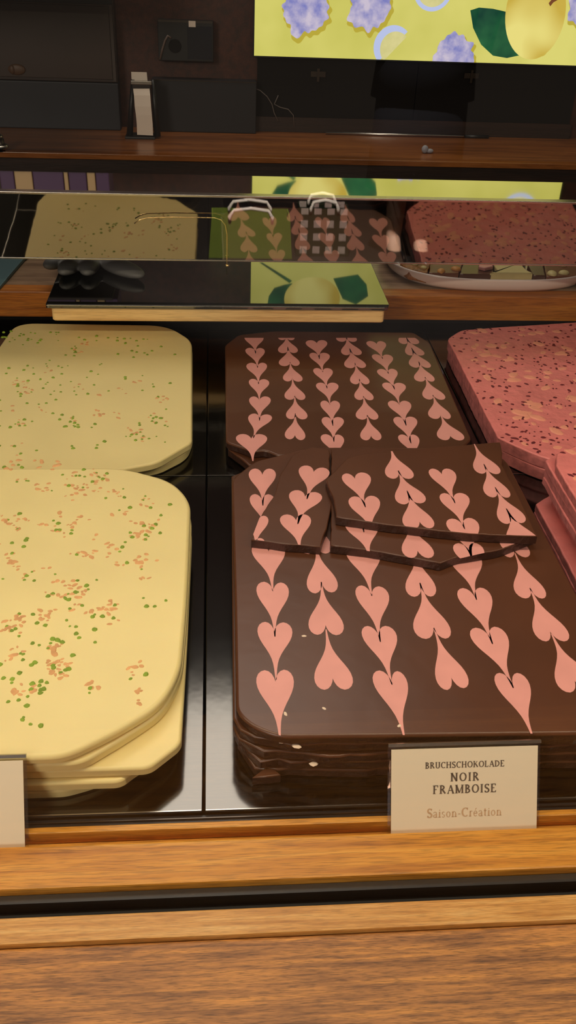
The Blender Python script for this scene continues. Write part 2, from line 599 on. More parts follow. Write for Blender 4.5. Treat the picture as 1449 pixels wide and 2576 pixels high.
cream_front(1, [(465, 1400), (455, 1600), (400, 1900), (232, 1974), (164, 1993)],
            [0.02, 0.05, 0.02, 0.006, 0.006], 'bottom cream slab of the front left stack, touching the black tray', 0.78)
D = [(60, 1170, 40, 14, 3, 6), (225, 1200, 45, 12, 12, 7), (90, 1215, 40, 14, 6, 3), (190, 1240, 20, 10, 0, 3), (330, 1265, 60, 18, 8, 5),
     (385, 1290, 30, 25, 4, 3), (25, 1308, 30, 10, 2, 8), (150, 1320, 20, 18, 6, 3), (190, 1345, 20, 12, 0, 4), (345, 1350, 25, 25, 9, 5),
     (45, 1360, 30, 22, 7, 2), (205, 1392, 14, 6, 1, 3), (285, 1385, 12, 8, 1, 3), (345, 1405, 8, 6, 0, 3), (30, 1420, 14, 10, 0, 4),
     (70, 1450, 30, 12, 6, 2), (195, 1465, 35, 12, 4, 4), (175, 1505, 35, 14, 9, 3), (270, 1525, 14, 12, 1, 6), (130, 1545, 45, 16, 9, 5),
     (240, 1560, 30, 14, 5, 2), (390, 1525, 22, 8, 3, 0), (45, 1585, 25, 12, 4, 5), (135, 1620, 28, 14, 9, 2), (70, 1650, 35, 12, 4, 4),
     (140, 1680, 26, 16, 7, 7), (60, 1720, 35, 18, 14, 3), (220, 1722, 10, 8, 2, 2), (345, 1690, 18, 22, 2, 3), (40, 1760, 25, 10, 3, 1),
     (60, 1810, 35, 12, 4, 0), (340, 1760, 10, 5, 0, 1), (215, 1640, 40, 30, 4, 1), (330, 1450, 60, 60, 3, 4)]
toppings(top, zt - 0.0002, D, 11)

z2 = 2 * TH + 0.003
bl = azl([(483, 856), (420, 818), (40, 812)], z2) + [(-0.29, 1.13), (-0.29, 0.85), (-0.24, 0.80)] + azl([(200, 1200), (395, 1164), (483, 1112)], z2)
bm = new(); prism(bm, roundpoly(bl, [0.02, 0.03, 0.03, 0.03, 0.03, 0.03, 0.05, 0.012, 0.006], 8), z2 - TH, z2, 0.0022)
o = tag(link('white_chocolate_slab', bm, M['cream']), 'upper cream slab with faint green specks at the back left', 'chocolate slab', CG)
DB = [(40, 850, 40, 12, 14, 1), (120, 845, 40, 10, 8, 1), (320, 855, 30, 6, 8, 1), (235, 860, 40, 10, 6, 2), (180, 890, 20, 12, 8, 2), (370, 890, 60, 14, 8, 1),
      (150, 915, 40, 8, 6, 2), (60, 935, 40, 15, 5, 2), (280, 935, 50, 12, 7, 1), (100, 965, 60, 10, 10, 6), (300, 965, 20, 14, 0, 7), (190, 985, 40, 10, 6, 5),
      (60, 1000, 40, 12, 8, 3), (380, 985, 20, 12, 4, 4), (90, 1030, 30, 10, 3, 5), (290, 1042, 40, 8, 0, 7), (170, 1060, 20, 8, 7, 2), (60, 1070, 30, 8, 8, 3),
      (220, 1072, 20, 6, 5, 0), (385, 1060, 18, 20, 12, 5), (330, 1088, 30, 8, 4, 5), (370, 1105, 25, 6, 5, 2), (40, 1125, 40, 8, 4, 3), (230, 1120, 30, 6, 6, 1)]
DB = [(max(30, a), max(842, b), min(c, 45), min(d, 12), int(e * 1.3), f // 2) for (a, b, c, d, e, f) in DB]
toppings(o, z2, DB, 23, 1.0)
b2 = azl([(484, 870), (430, 830), (40, 822)], z2 - TH) + [(-0.285, 1.13), (-0.285, 0.85), (-0.24, 0.81)] + azl([(200, 1200), (398, 1172), (470, 1136), (484, 1100)], z2 - TH)
bm = new(); prism(bm, roundpoly(b2, [0.02, 0.03, 0.03, 0.03, 0.03, 0.03, 0.05, 0.01, 0.02, 0.01], 8), z2 - 2 * TH - 0.003, z2 - TH - 0.0012, 0.0022)
tag(link('white_chocolate_slab', bm, M['cream']), 'lower cream slab peeping out under the back left slab', 'chocolate slab', CG)

# ------------------------------------------------------------------ dark heart slabs
HG = 'dark chocolate slabs with pink hearts'
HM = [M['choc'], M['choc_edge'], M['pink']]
def hearts_px(cols, z, w, L, seed, skews=0.25):
    rnd = random.Random(seed)
    out = []
    for (mode, pts) in cols:
        for k, p in enumerate(pts):
            x, y = az(p[0], p[1], z)
            dy = -1 if mode == 'D' else 1
            # aim at the neighbour in the chain
            j = k + 1 if mode == 'D' else k - 1
            dx = 0.0
            if 0 <= j < len(pts):
                x2, y2 = az(pts[j][0], pts[j][1], z)
                dx = (x2 - x) / max(1e-4, abs(y2 - y))
            sc = p[2] if len(p) > 2 else 1.0
            out.append(heart(x, y, dx * 0.8, dy, w * sc * rnd.uniform(0.94, 1.06), L * rnd.uniform(0.96, 1.06),
                             rnd.uniform(-skews, skews), (rnd.uniform(0.85, 1.1), rnd.uniform(0.85, 1.1))))
    return out
zd = 5 * TH
xr = 0.307
front_px = [(582, 1205), (590, 1500), (594, 1790), (632, 1826), (700, 1853)]
f1 = azl(front_px, zd) + [(xr - 0.03, az(1300, 1850, zd)[1]), (xr, az(1300, 1850, zd)[1] + 0.03), (xr, 0.815), (xr - 0.02, 0.838)] + azl([(785, 1124), (640, 1160)], zd)
f1r = roundpoly(f1, [0.01, 0.02, 0.03, 0.03, 0.01, 0.02, 0.03, 0.02, 0.02, 0.02, 0.01], 5)
hl = hearts_px([('D', [(660, 1195), (660, 1260), (676, 1388), (687, 1488), (690, 1590), (693, 1716)]),
                ('U', [(795, 1372), (810, 1468), (819, 1572), (837, 1706)]),
                ('D', [(912, 1395), (935, 1498), (953, 1600), (986, 1718)]),
                ('U', [(1046, 1378), (1060, 1478), (1090, 1580), (1135, 1704)]),
                ('D', [(1170, 1412), (1195, 1503), (1233, 1604), (1290, 1722)]),
                ('U', [(1292, 1382), (1335, 1484), (1383, 1588), (1445, 1712)])], zd, 0.0142, 0.0205, 3)
slab('dark_chocolate_slab', f1r, zd - TH + 0.0005, zd, HM, 'large unbroken dark slab with pink hearts, topmost of the front stack under the broken pieces', 'chocolate slab', HG, {'list': hl, 'win': f1r}, r=0.0022)

lay = [(4, [(582, 1210), (586, 1820), (604, 1850), (640, 1868), (690, 1876), (732, 1888), (900, 1886), (1300, 1872)], 'dark slab directly beneath the topmost front heart slab'),
       (3, [(583, 1230), (586, 1840), (600, 1872), (664, 1904), (760, 1908), (800, 1914), (960, 1908), (1340, 1892)], 'middle dark slab of the front stack, its front edge chipped'),
       (2, [(588, 1300), (592, 1860), (606, 1888), (655, 1930), (700, 1922), (730, 1932), (960, 1928), (1360, 1910)], 'dark slab second from the bottom of the front stack'),
       (1, [(592, 1400), (598, 1880), (640, 1946), (700, 1950), (900, 1952), (1360, 1930)], 'bottom dark slab of the front stack with a jagged front corner')]
for (k, px, lb) in lay:
    z1 = k * TH - 0.0004
    pts = azl(px, z1 - 0.006)
    pts[-1] = (xr - 0.03, pts[-1][1])
    n0 = len(pts)
    pts = pts + [(xr - 0.004, pts[-1][1] + 0.03), (xr - 0.004, 0.82), (xr - 0.03, 0.835), (0.06, 0.83)]
    e = set(range(3, n0 - 1))
    p2 = jag(pts, 0.0015, 0.007, k, e)
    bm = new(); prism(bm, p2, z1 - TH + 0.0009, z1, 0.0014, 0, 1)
    tag(link('dark_chocolate_slab', bm, HM[:2]), lb, 'chocolate slab', HG)

# splinter sticking out at the front corner
spl = azl([(634, 1951), (668, 1925), (690, 1930), (705, 1944), (680, 1948)], 0.006)
bm = new(); prism(bm, spl, 0.0004, 0.0088, 0.001, 0, 1)
bmesh.ops.translate(bm, verts=bm.verts, vec=(0, -0.004, 0))
tag(link('chocolate_splinter', bm, [M['choc'], M['choc_edge']]), 'pointed dark splinter at the front left corner of the heart stack', 'chocolate piece')

# broken pieces lying on the front stack
zp = zd + 0.0002
def piece(px, z0, z1, hearts, label, seed, amp=0.0006):
    pts = azl(px, z1)
    p2 = jag(pts, amp, 0.006, seed)
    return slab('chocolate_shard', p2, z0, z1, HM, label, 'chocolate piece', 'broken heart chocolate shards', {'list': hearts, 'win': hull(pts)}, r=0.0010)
zA = zp + TH
hA = hearts_px([('D', [(789, 1188), (767, 1250), (745, 1310)])], zA, 0.0145, 0.0180, 5) + hearts_px([('D', [(648, 1312), (640, 1370)])], zA, 0.010, 0.015, 8)
piece([(632, 1357), (652, 1305), (690, 1245), (702, 1200), (738, 1143), (785, 1124), (828, 1132), (829, 1205), (836, 1260), (822, 1330), (806, 1375), (720, 1368)],
      zp, zA, hA, 'broken shard with three pink hearts lying left of the other two shards', 31)
hB = hearts_px([('D', [(900, 1262), (912, 1325)]), ('U', [(1050, 1385), (1040, 1320)]), ('D', [(1165, 1330), (1180, 1385)]), ('U', [(1300, 1370)])], zA, 0.0150, 0.0180, 6)
piece([(833, 1130), (832, 1371), (960, 1388), (1108, 1416), (1160, 1398), (1250, 1384), (1345, 1350), (1290, 1240), (1262, 1150), (1257, 1124)],
      zp, zA, hB, 'wide broken shard with pink hearts wedged under the top right shard', 32)
zB = zA + 0.0004 + TH
hC = hearts_px([('D', [(893, 1205), (917, 1265)]), ('U', [(1003, 1190), (1030, 1252), (1055, 1312)]),
                ('D', [(1112, 1194), (1141, 1256), (1165, 1322)]), ('U', [(1222, 1178), (1250, 1236), (1284, 1300), (1318, 1358)])], zB, 0.0150, 0.0185, 9)
piece([(820, 1206), (872, 1154), (905, 1143), (1080, 1126), (1258, 1112), (1264, 1140), (1262, 1168), (1300, 1240), (1352, 1348), (1300, 1347), (1180, 1342), (1000, 1322), (846, 1300), (838, 1250)],
      zA + 0.0004, zB, hC, 'upper right broken shard with pink hearts lying on another shard', 33)

# back heart slabs
zb = 0.0206
bpx = [(566, 868), (600, 842), (690, 832), (1040, 836), (1082, 862), (1132, 980), (1186, 1104), (1150, 1140), (830, 1142), (700, 1146), (668, 1132), (634, 1136), (616, 1128), (568, 1112)]
bp2 = azl(bpx, zb)
hl = hearts_px([('D', [(637, 851), (643, 884), (648, 922), (650, 963), (652, 1008), (652, 1052), (632, 1104, 1.15)]),
                ('U', [(720, 848), (725, 880), (730, 912), (735, 951), (742, 996), (745, 1044), (742, 1094)]),
                ('D', [(797, 864), (802, 896), (812, 935), (822, 972), (830, 1019), (835, 1060), (838, 1105)]),
                ('U', [(872, 852), (882, 885), (894, 917), (905, 957), (915, 997), (925, 1045), (933, 1096)]),
                ('D', [(948, 866), (962, 900), (976, 937), (990, 972), (1005, 1019), (1018, 1060), (1030, 1105)]),
                ('U', [(1026, 858), (1040, 886), (1056, 916), (1070, 951), (1090, 995), (1108, 1043), (1132, 1096, 1.15)])], zb, 0.0140, 0.0185, 14)
slab('dark_chocolate_slab', roundpoly(bp2, 0.006, 3), zb - TH, zb, HM, 'dark slab with pink hearts lying at the back in front of the wooden board', 'chocolate slab', HG, {'list': hl, 'win': azl([(566, 850), (1085, 850), (1188, 1112), (1188, 1160), (566, 1160)], zb)}, r=0.0018)
b2x = [(570, 900), (600, 850), (1040, 842), (1080, 870), (1180, 1100), (1150, 1150), (760, 1160), (650, 1172), (626, 1170), (612, 1158), (574, 1130)]
pts = azl(b2x, zb - TH - 0.001)
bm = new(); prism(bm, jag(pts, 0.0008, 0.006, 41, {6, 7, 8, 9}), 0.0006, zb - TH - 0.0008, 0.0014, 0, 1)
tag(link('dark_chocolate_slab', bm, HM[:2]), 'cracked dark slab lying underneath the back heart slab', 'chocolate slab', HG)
fr = azl([(600, 1120), (628, 1138), (640, 1160), (628, 1176), (612, 1172), (622, 1150), (590, 1134)], 0.014)
bm = new(); prism(bm, fr, zb - TH + 0.0001 - 0.0006, zb - 0.003, 0.001, 0, 0)
bmesh.ops.translate(bm, verts=bm.verts, vec=(0, -0.012, 0))

# crumbs
bm.free()
rnd = random.Random(5)
crumb_m = mat('crumb_pale', srgb(232, 206, 184), 0.6)
for k, (px, py, z) in enumerate([(712, 1862, 4 * TH), (745, 1877, 3.9 * TH), (790, 1922, 1.95 * TH), (1005, 1826, zd), (718, 1796, zd), (815, 1782, zd), (765, 1600, zd)]):
    x, y = az(px, py, z)
    bm = new()
    bit(bm, x, y, z, 0.0022 if k < 3 else 0.0012, rnd, 0, 0.5, 7, 1.8)
    tag(link('chocolate_crumb', bm, crumb_m), 'tiny pale crumb lying on the front stack of dark heart slabs', 'crumb', 'pale crumbs on the dark slabs')

# ------------------------------------------------------------------ ruby slabs
RG = 'pink ruby chocolate slabs with almonds'
def ruby_toppings(o, pts, z, n_a, n_b, seed, sc=1.0):
    rnd = random.Random(seed)
    win = ccw(pts)
    xs = [p[0] for p in pts]; ys = [p[1] for p in pts]
    def inside(x, y, mrg):
        for i in range(len(win)):
            a, b = win[i], win[(i + 1) % len(win)]
            L = math.hypot(b[0] - a[0], b[1] - a[1])
            if ((b[0] - a[0]) * (y - a[1]) - (b[1] - a[1]) * (x - a[0])) / max(L, 1e-6) < mrg: return False
        return True
    A, B = new(), new()
    for (bmx, n, r0, r1, fl, e0, e1, m) in ((A, n_a, 0.0045, 0.0078, 0.16, 1.1, 1.8, 0.006), (B, n_b, 0.0013, 0.0027, 0.4, 1.0, 2.0, 0.002)):
        c = 0; tries = 0
        while c < n and tries < n * 20:
            tries += 1
            x, y = rnd.uniform(min(xs), max(xs)), rnd.uniform(min(ys), max(ys))
            if not inside(x, y, m): continue
            bit(bmx, x, y, z - 0.0004, rnd.uniform(r0, r1), rnd, 0, fl, 9, rnd.uniform(e0, e1))
            c += 1
    tag(link('almond_flakes', A, M['almond'], o), 'pale orange almond flakes', kind='stuff')
    tag(link('berry_bits', B, M['berry'], o), 'dark red berry bits', kind='stuff')
RM = [M['ruby'], M['ruby_side']]
zr = 0.030
rp_ = azl([(1126, 852), (1160, 830), (1262, 822)], zr) + [(0.60, 1.245), (0.615, 1.2), (0.615, 0.84)] + azl([(1388, 1156), (1335, 1138), (1252, 1100)], zr)
rr_ = roundpoly(rp_, [0.006, 0.01, 0.01, 0.02, 0.02, 0.01, 0.006, 0.006, 0.004], 4)
bm = new(); prism(bm, jag(rr_, 0.0005, 0.006, 3), 0.0155, zr, 0.0015, 0, 1)
o = tag(link('ruby_chocolate_slab', bm, RM), 'pink slab with almonds and dark berry bits at the back right', 'chocolate slab', RG)
ruby_toppings(o, rp_, zr, 150, 620, 8)
bm = new(); prism(bm, jag([(p[0] + 0.002, p[1] - 0.001) for p in rr_], 0.0005, 0.006, 4), 0.0004, 0.0150, 0.0012, 0, 1)
tag(link('ruby_chocolate_slab', bm, RM), 'pink slab lying flat beneath the back right slab', 'chocolate slab', RG)
names = {8: 'topmost pink slab of the stack at the right edge, behind the label', 7: 'second pink slab from the top of the right edge stack',
         6: 'third pink slab from the top of the right edge stack', 5: 'fourth pink slab from the top of the right edge stack',
         4: 'recessed pink slab in the middle of the right edge stack', 3: 'recessed pink slab just above the lowest pair at the right edge',
         2: 'deep pink slab second from the bottom at the right edge', 1: 'bottom pink slab of the right edge stack on its tray'}
for k in range(1, 9):
    z1 = k * 0.0094
    if k >= 5: xl, yb = 0.334 + (8 - k) * 0.0006 + (0.001 if k == 6 else 0), 0.778 - (8 - k) * 0.0006
    elif k >= 3: xl, yb = 0.346, 0.765
    else: xl, yb = 0.331, 0.768
    pts = [(xl, 0.46), (0.60, 0.46), (0.62, 0.48), (0.62, 0.80), (0.40, 0.81), (xl + 0.022, yb + 0.018), (xl, yb)]
    if k == 8: pts[-1] = (xl + 0.002, 0.752); pts[-2] = (xl + 0.010, 0.775)
    bm = new(); prism(bm, jag(pts, 0.0006, 0.007, 60 + k), z1 - 0.0090, z1, 0.0014, 0, 1)
    o = tag(link('ruby_chocolate_slab', bm, RM), names[k], 'chocolate slab', RG)
    if k == 8: ruby_toppings(o, pts, z1, 110, 420, 9)

# ------------------------------------------------------------------ lettering built from strokes (antiqua capitals)
T, t_ = 0.19, 0.09
def A_(cx, cy, rx, ry, a0, a1, w0=T, n=14): return ('a', cx, cy, rx, ry, a0, a1, w0, n)
def V_(x, y0=0, y1=1, s=3): return ('v', x, y0, y1, s)
def L_(x0, y0, x1, y1, w=t_): return ('l', x0, y0, x1, y1, w)
GL = {
 'B': (0.66, [V_(0.14), A_(0.16, 0.75, 0.30, 0.22, -90, 90), A_(0.16, 0.27, 0.38, 0.25, -90, 90)]),
 'R': (0.74, [V_(0.14), A_(0.16, 0.74, 0.34, 0.24, -90, 90), L_(0.32, 0.5, 0.66, 0.02, T)]),
 'U': (0.78, [V_(0.14, 0.28, 1, 2), V_(0.62, 0.28, 1, 2), A_(0.38, 0.30, 0.24, 0.27, 180, 360)]),
 'C': (0.74, [A_(0.42, 0.5, 0.34, 0.46, 50, 310), L_(0.63, 0.72, 0.66, 0.98)]),
 'H': (0.82, [V_(0.14), V_(0.66), L_(0.14, 0.52, 0.66, 0.52)]),
 'S': (0.58, [A_(0.29, 0.74, 0.20, 0.23, 30, 250), A_(0.28, 0.25, 0.22, 0.23, -150, 80), L_(0.2, 0.55, 0.4, 0.45, T), L_(0.48, 0.78, 0.50, 0.98), L_(0.06, 0.02, 0.08, 0.24)]),
 'O': (0.84, [A_(0.42, 0.5, 0.34, 0.46, 0, 360, T, 24)]),
 'K': (0.78, [V_(0.14), L_(0.18, 0.42, 0.62, 0.98), L_(0.34, 0.58, 0.70, 0.02, T)]),
 'L': (0.62, [V_(0.14), L_(0.14, 0.03, 0.54, 0.03), L_(0.54, 0.0, 0.55, 0.24)]),
 'A': (0.78, [L_(0.08, 0.02, 0.39, 0.98), L_(0.39, 0.98, 0.70, 0.02, T), L_(0.2, 0.36, 0.58, 0.36), L_(0.0, 0.02, 0.2, 0.02), L_(0.56, 0.02, 0.82, 0.02)]),
 'D': (0.80, [V_(0.14), A_(0.20, 0.5, 0.48, 0.46, -90, 90)]),
 'E': (0.66, [V_(0.14), L_(0.14, 0.97, 0.56, 0.97), L_(0.14, 0.52, 0.44, 0.52), L_(0.14, 0.03, 0.58, 0.03), L_(0.57, 0.0, 0.58, 0.22), L_(0.55, 0.78, 0.56, 1.0)]),
 'N': (0.84, [V_(0.14, 0, 1, 3), V_(0.70, 0, 1, 2), L_(0.12, 0.98, 0.70, 0.02, T)]),
 'I': (0.34, [V_(0.17)]),
 'F': (0.62, [V_(0.14), L_(0.14, 0.97, 0.56, 0.97), L_(0.14, 0.52, 0.44, 0.52), L_(0.55, 0.76, 0.56, 1.0)]),
 'M': (0.98, [V_(0.14, 0, 1, 3), V_(0.84, 0, 1, 3), L_(0.12, 0.98, 0.49, 0.04, T), L_(0.49, 0.04, 0.84, 0.98)]),
 'a': (0.50, [V_(0.36, 0, 0.46, 1), A_(0.22, 0.46, 0.15, 0.16, 10, 170, 0.09), A_(0.22, 0.16, 0.15, 0.15, 60, 300, 0.11)]),
 'i': (0.28, [V_(0.14, 0, 0.62, 1), L_(0.10, 0.80, 0.20, 0.80, 0.1)]),
 's': (0.40, [A_(0.20, 0.47, 0.12, 0.14, 30, 250, 0.09), A_(0.19, 0.15, 0.13, 0.14, -150, 80, 0.09)]),
 'o': (0.54, [A_(0.27, 0.31, 0.19, 0.29, 0, 360, 0.11, 20)]),
 'n': (0.60, [V_(0.14, 0, 0.62, 1), V_(0.46, 0, 0.4, 1), A_(0.30, 0.38, 0.16, 0.22, 0, 160, 0.09)]),
 'r': (0.40, [V_(0.14, 0, 0.62, 1), A_(0.28, 0.42, 0.12, 0.18, 40, 170, 0.09)]),
 'é': (0.48, [A_(0.24, 0.31, 0.17, 0.29, 0, 320, 0.10), L_(0.08, 0.33, 0.40, 0.33), L_(0.22, 0.74, 0.34, 0.92, 0.08)]),
 't': (0.36, [V_(0.16, 0.08, 0.82, 0), L_(0.04, 0.60, 0.32, 0.60), A_(0.24, 0.12, 0.09, 0.10, 180, 320, 0.08)]),
 '-': (0.36, [L_(0.06, 0.32, 0.30, 0.32, 0.08)]),
 ' ': (0.3, []),
}
def text_width(s, sp): return sum(GL[c][0] + sp for c in s) - sp
def lettering(bm, s, size, place, u0, v0, sp=0.06, end=None, mi=0):
    """place(u,v) maps label coordinates (metres) to world; text centred on u0 (or ending at end)"""
    w = text_width(s, sp) * size
    u = (end - w) if end is not None else u0 - w / 2
    def quad(ps):
        f = bm.faces.new([bm.verts.new(place(a, b)) for a, b in ps]); f.material_index = mi
    for ch in s:
        wd_, pr = GL[ch]
        def X(a): return u + a * size
        def Yv(b): return v0 + b * size
        for p in pr:
            if p[0] == 'v':
                _, x, y0, y1, sf = p
                h = T / 2 * (1.0 if y1 > 0.9 else 0.75)
                quad([(X(x - h), Yv(y0)), (X(x + h), Yv(y0)), (X(x + h), Yv(y1)), (X(x - h), Yv(y1))])
                if sf & 1: quad([(X(x - h - 0.07), Yv(y0)), (X(x + h + 0.07), Yv(y0)), (X(x + h + 0.07), Yv(y0 + 0.05)), (X(x - h - 0.07), Yv(y0 + 0.05))])
                if sf & 2: quad([(X(x - h - 0.07), Yv(y1 - 0.05)), (X(x + h + 0.07), Yv(y1 - 0.05)), (X(x + h + 0.07), Yv(y1)), (X(x - h - 0.07), Yv(y1))])
            elif p[0] == 'l':
                _, x0, y0, x1, y1, w_ = p
                dx, dy = x1 - x0, y1 - y0
                l = math.hypot(dx, dy); nx, ny = -dy / l * w_ / 2, dx / l * w_ / 2
                quad([(X(x0 - nx), Yv(y0 - ny)), (X(x1 - nx), Yv(y1 - ny)), (X(x1 + nx), Yv(y1 + ny)), (X(x0 + nx), Yv(y0 + ny))])
            else:
                _, cx, cy, rx, ry, a0, a1, w_, n = p
                for k in range(n):
                    qs = []
                    for kk, sg in ((k, -1), (k + 1, -1), (k + 1, 1), (k, 1)):
                        a = math.radians(a0 + (a1 - a0) * kk / n)
                        ww = (0.5 + 0.5 * abs(math.cos(a))) * w_ / 2
                        qs.append((X(cx + (rx + sg * ww) * math.cos(a)), Yv(cy + (ry + sg * ww * 0.9) * math.sin(a))))
                    quad(qs)
        u += (wd_ + sp) * size

def price_label(x0, x1, texts, label):
    yb, zb_, tilt, hgt = 0.3888, -0.0095, math.radians(30), 0.0700
    up = Vector((0, math.sin(tilt), math.cos(tilt)))
    nrm = Vector((0, -math.cos(tilt), math.sin(tilt)))
    base = Vector((x0, yb, zb_))
    def place(u, v, d=0.0):
        return base + Vector((u, 0, 0)) + up * v + nrm * d
    root = thing('price_label', ((x0 + x1) / 2, yb, zb_), label, 'label', 'label cards in the oak ledge')
    W = x1 - x0
    def plate(bm, u0, u1, v0, v1, d0, d1):
        vs = [bm.verts.new(place(u, v, d)) for d in (d0, d1) for (u, v) in ((u0, v0), (u1, v0), (u1, v1), (u0, v1))]
        for q in ((0, 1, 2, 3), (7, 6, 5, 4), (0, 4, 5, 1), (1, 5, 6, 2), (2, 6, 7, 3), (3, 7, 4, 0)):
            bm.faces.new([vs[i] for i in q])
    bm = new(); plate(bm, 0.0022, W - 0.0022, 0.0, hgt - 0.0052, -0.0006, 0.0)
    link('card', bm, M['card'], root)
    bm = new(); plate(bm, 0.0, W, 0.0, hgt - 0.001, -0.0022, -0.0012)
    tag(link('acrylic_holder', bm, M['acrylic'], root), 'clear acrylic holder')
    bm = new(); plate(bm, 0.0, W, hgt - 0.0032, hgt - 0.001, -0.0011, 0.0006)
    tag(link('top_clip', bm, M['steel'], root), 'shiny top edge')
    for (s, size, uf, v, ink, end, sp) in texts:
        bm = new()
        lettering(bm, s, size, lambda a, b: place(a, b, 0.00015), W * uf, v, sp, end)
        link('lettering', bm, M[ink], root)
    return root
xa = 0.1165; xb = 0.2245
W_ = xb - xa
price_label(xa, xb, [('BRUCHSCHOKOLADE', 0.0044, 0.50, 0.0508, 'ink', None, 0.11),
                     ('NOIR', 0.0060, 0.50, 0.0412, 'ink', None, 0.20), ('FRAMBOISE', 0.0060, 0.50, 0.0326, 'ink', None, 0.16),
                     ('Saison-Création', 0.0064, 0.50, 0.0158, 'ink_gold', None, 0.08)],
            'cream card label reading Noir Framboise in a clear holder before the dark slabs')
price_label(-0.235, -0.1285, [('N', 0.0062, 0.5, 0.0335, 'ink', 0.0868, 0.05)],
            'cream card label cut off by the left edge, in front of the cream slabs')

# ------------------------------------------------------------------ front glass pane
bm = new(); box(bm, XL + 0.01, XR - 0.01, 0.3420, 0.3480, -0.0155, 0.80)
tag(link('glass_pane', bm, M['pane']), 'clear upright glass pane standing in the black channel of the counter', 'glass pane')

# ------------------------------------------------------------------ rear ledge, mirror band, board
rl = thing('rear_worktop', (0.1, 1.5, -0.034), 'brown wooden worktop with an oak edge behind the chocolate trays', 'worktop')
bm = new(); box(bm, XL, XR, 1.271, 1.300, 0.0160, 0.0535, bev=0.0012)
tag(link('edge_strip', bm, M['oak_back'], rl), 'oak front edge')
bm = new(); box(bm, XL, XR, 1.3002, 1.80, 0.0160, 0.0530)
link('worktop_board', bm, M['worktop'], rl)
bm = new(); box(bm, XL, XR, 1.3005, 1.78, -0.034, 0.0160)
link('support_board', bm, M['black_matte'], rl)

lb_ = thing('mirror_band', (0.1, 1.245, 0.053), 'mirror-finished horizontal light box spanning the case above the wooden board', 'light box')
bm = new(); box(bm, XL, XR, 1.2012, 1.294, 0.1262, 0.2130)
link('housing', bm, M['black'], lb_)
bm = new(); box(bm, XL, XR, 1.2000, 1.2008, 0.1275, 0.2115)
for v in bm.verts: v.co.y -= (v.co.z - 0.1275) * 0.12
tag(link('mirror_face', bm, M['mirror'], lb_), 'mirror front face')
bm = new(); box(bm, XL, XR, 1.2020, 1.2935, 0.2132, 0.2138)
tag(link('gloss_top', bm, M['gloss_top'], lb_), 'glossy mirrored top')
bm = new(); box(bm, XL, XR, 1.1888, 1.2016, 0.2117, 0.2145, bev=0.0006)
link('upper_trim', bm, M['steel'], lb_)
bm = new(); box(bm, XL, XR, 1.1994, 1.2016, 0.1252, 0.1273, bev=0.0006)
link('lower_trim', bm, M['steel'], lb_)
for x in (XL, XR - 0.03):
    bm = new(); box(bm, x, x + 0.03, 1.275, 1.294, 0.0536, 0.1261); link('post', bm, M['black'], lb_)
# bent gold line on the band, standing in for light off a glass edge
wp = [ay(*p, 1.1860) for p in [(338, 562), (352, 553), (370, 548), (440, 546), (540, 548), (556, 553), (567, 566), (571, 590), (571, 640), (570, 690)]]
bm = new(); tube(bm, wp, 0.0007, 8); link('glint_line', bm, M['brass'], lb_)
kx = ay(572, 668, 1.1860)
bm = new(); bmesh.ops.create_icosphere(bm, subdivisions=2, radius=0.0022, matrix=Matrix.Translation(kx) @ Matrix.Diagonal((1.3, 1, 0.8, 1)))
link('glint_bead', bm, M['brass'], lb_, smooth=True)

bd = thing('cutting_board', (0.006, 1.3, 0.0535), 'wooden block with a black glass top jutting over the back chocolate slabs', 'cutting board')
p0 = (-0.2165, 1.164); p1 = (0.2305, 1.166)
wood_pts = roundpoly([p0, p1, (p1[0], 1.46), (p0[0], 1.46)], 0.006, 4)
bm = new(); prism(bm, wood_pts, 0.0537, 0.0725, 0.002)
link('wooden_base', bm, M['beech'], bd)
gp = roundpoly([(-0.2225, 1.1595), (0.2365, 1.1615), (0.2365, 1.465), (-0.2225, 1.465)], [0.004, 0.012, 0.012, 0.004], 5)
bm = new(); prism(bm, gp, 0.0729, 0.0785, 0.0012)
tag(link('glass_top', bm, M['boardglass'], bd), 'black reflective glass top')
bm = new(); box(bm, -0.221, 0.228, 1.1586, 1.1594, 0.0768, 0.0776); link('glass_edge_strip', bm, M['steel'], bd)

# grey glove lying on the worktop behind the board's front
def ellipsoid(bm, c, r, rot=0.0, tiltx=0.0):
    mtx = Matrix.Translation(c) @ Matrix.Rotation(rot, 4, 'Z') @ Matrix.Rotation(tiltx, 4, 'X') @ Matrix.Diagonal((r[0], r[1], r[2], 1))
    bmesh.ops.create_icosphere(bm, subdivisions=3, radius=1.0, matrix=mtx)
bm = new()
gz = 0.0785 + 0.010
for (px, py, rx, ry, ro) in ((140, 668, 0.012, 0.028, 0.5), (176, 678, 0.0135, 0.036, 0.25), (222, 676, 0.0135, 0.040, 0.0), (300, 684, 0.016, 0.048, -0.75)):
    x, y = az(px, py, gz)
    ellipsoid(bm, (x, y + 0.02, gz), (rx * 1.15, ry * 1.05, 0.0098), -ro)
x, y = az(225, 640, gz)
ellipsoid(bm, (x, y + 0.035, gz), (0.052, 0.045, 0.0098))
g = link('rubber_glove', bm, M['rubber'], smooth=True)
md = g.modifiers.new('merge', 'REMESH'); md.mode = 'VOXEL'; md.voxel_size = 0.0022; md.use_smooth_shade = True
tag(g, 'dark grey glove with four fingers lying on the black glass board', 'glove')

# teal cover at far left of the worktop
tp = azl([(0, 728), (62, 656)], 0.0545)
pts = [(tp[0][0], tp[0][1]), (tp[1][0], tp[1][1]), (tp[1][0] + 0.03, 1.52), (-0.50, 1.52), (-0.50, 1.31), (tp[0][0] - 0.03, 1.285)]
bm = new(); prism(bm, pts, 0.0537, 0.0590, 0.001)
tag(link('teal_folder', bm, M['teal']), 'flat teal folder at the left end of the rear worktop', 'folder')

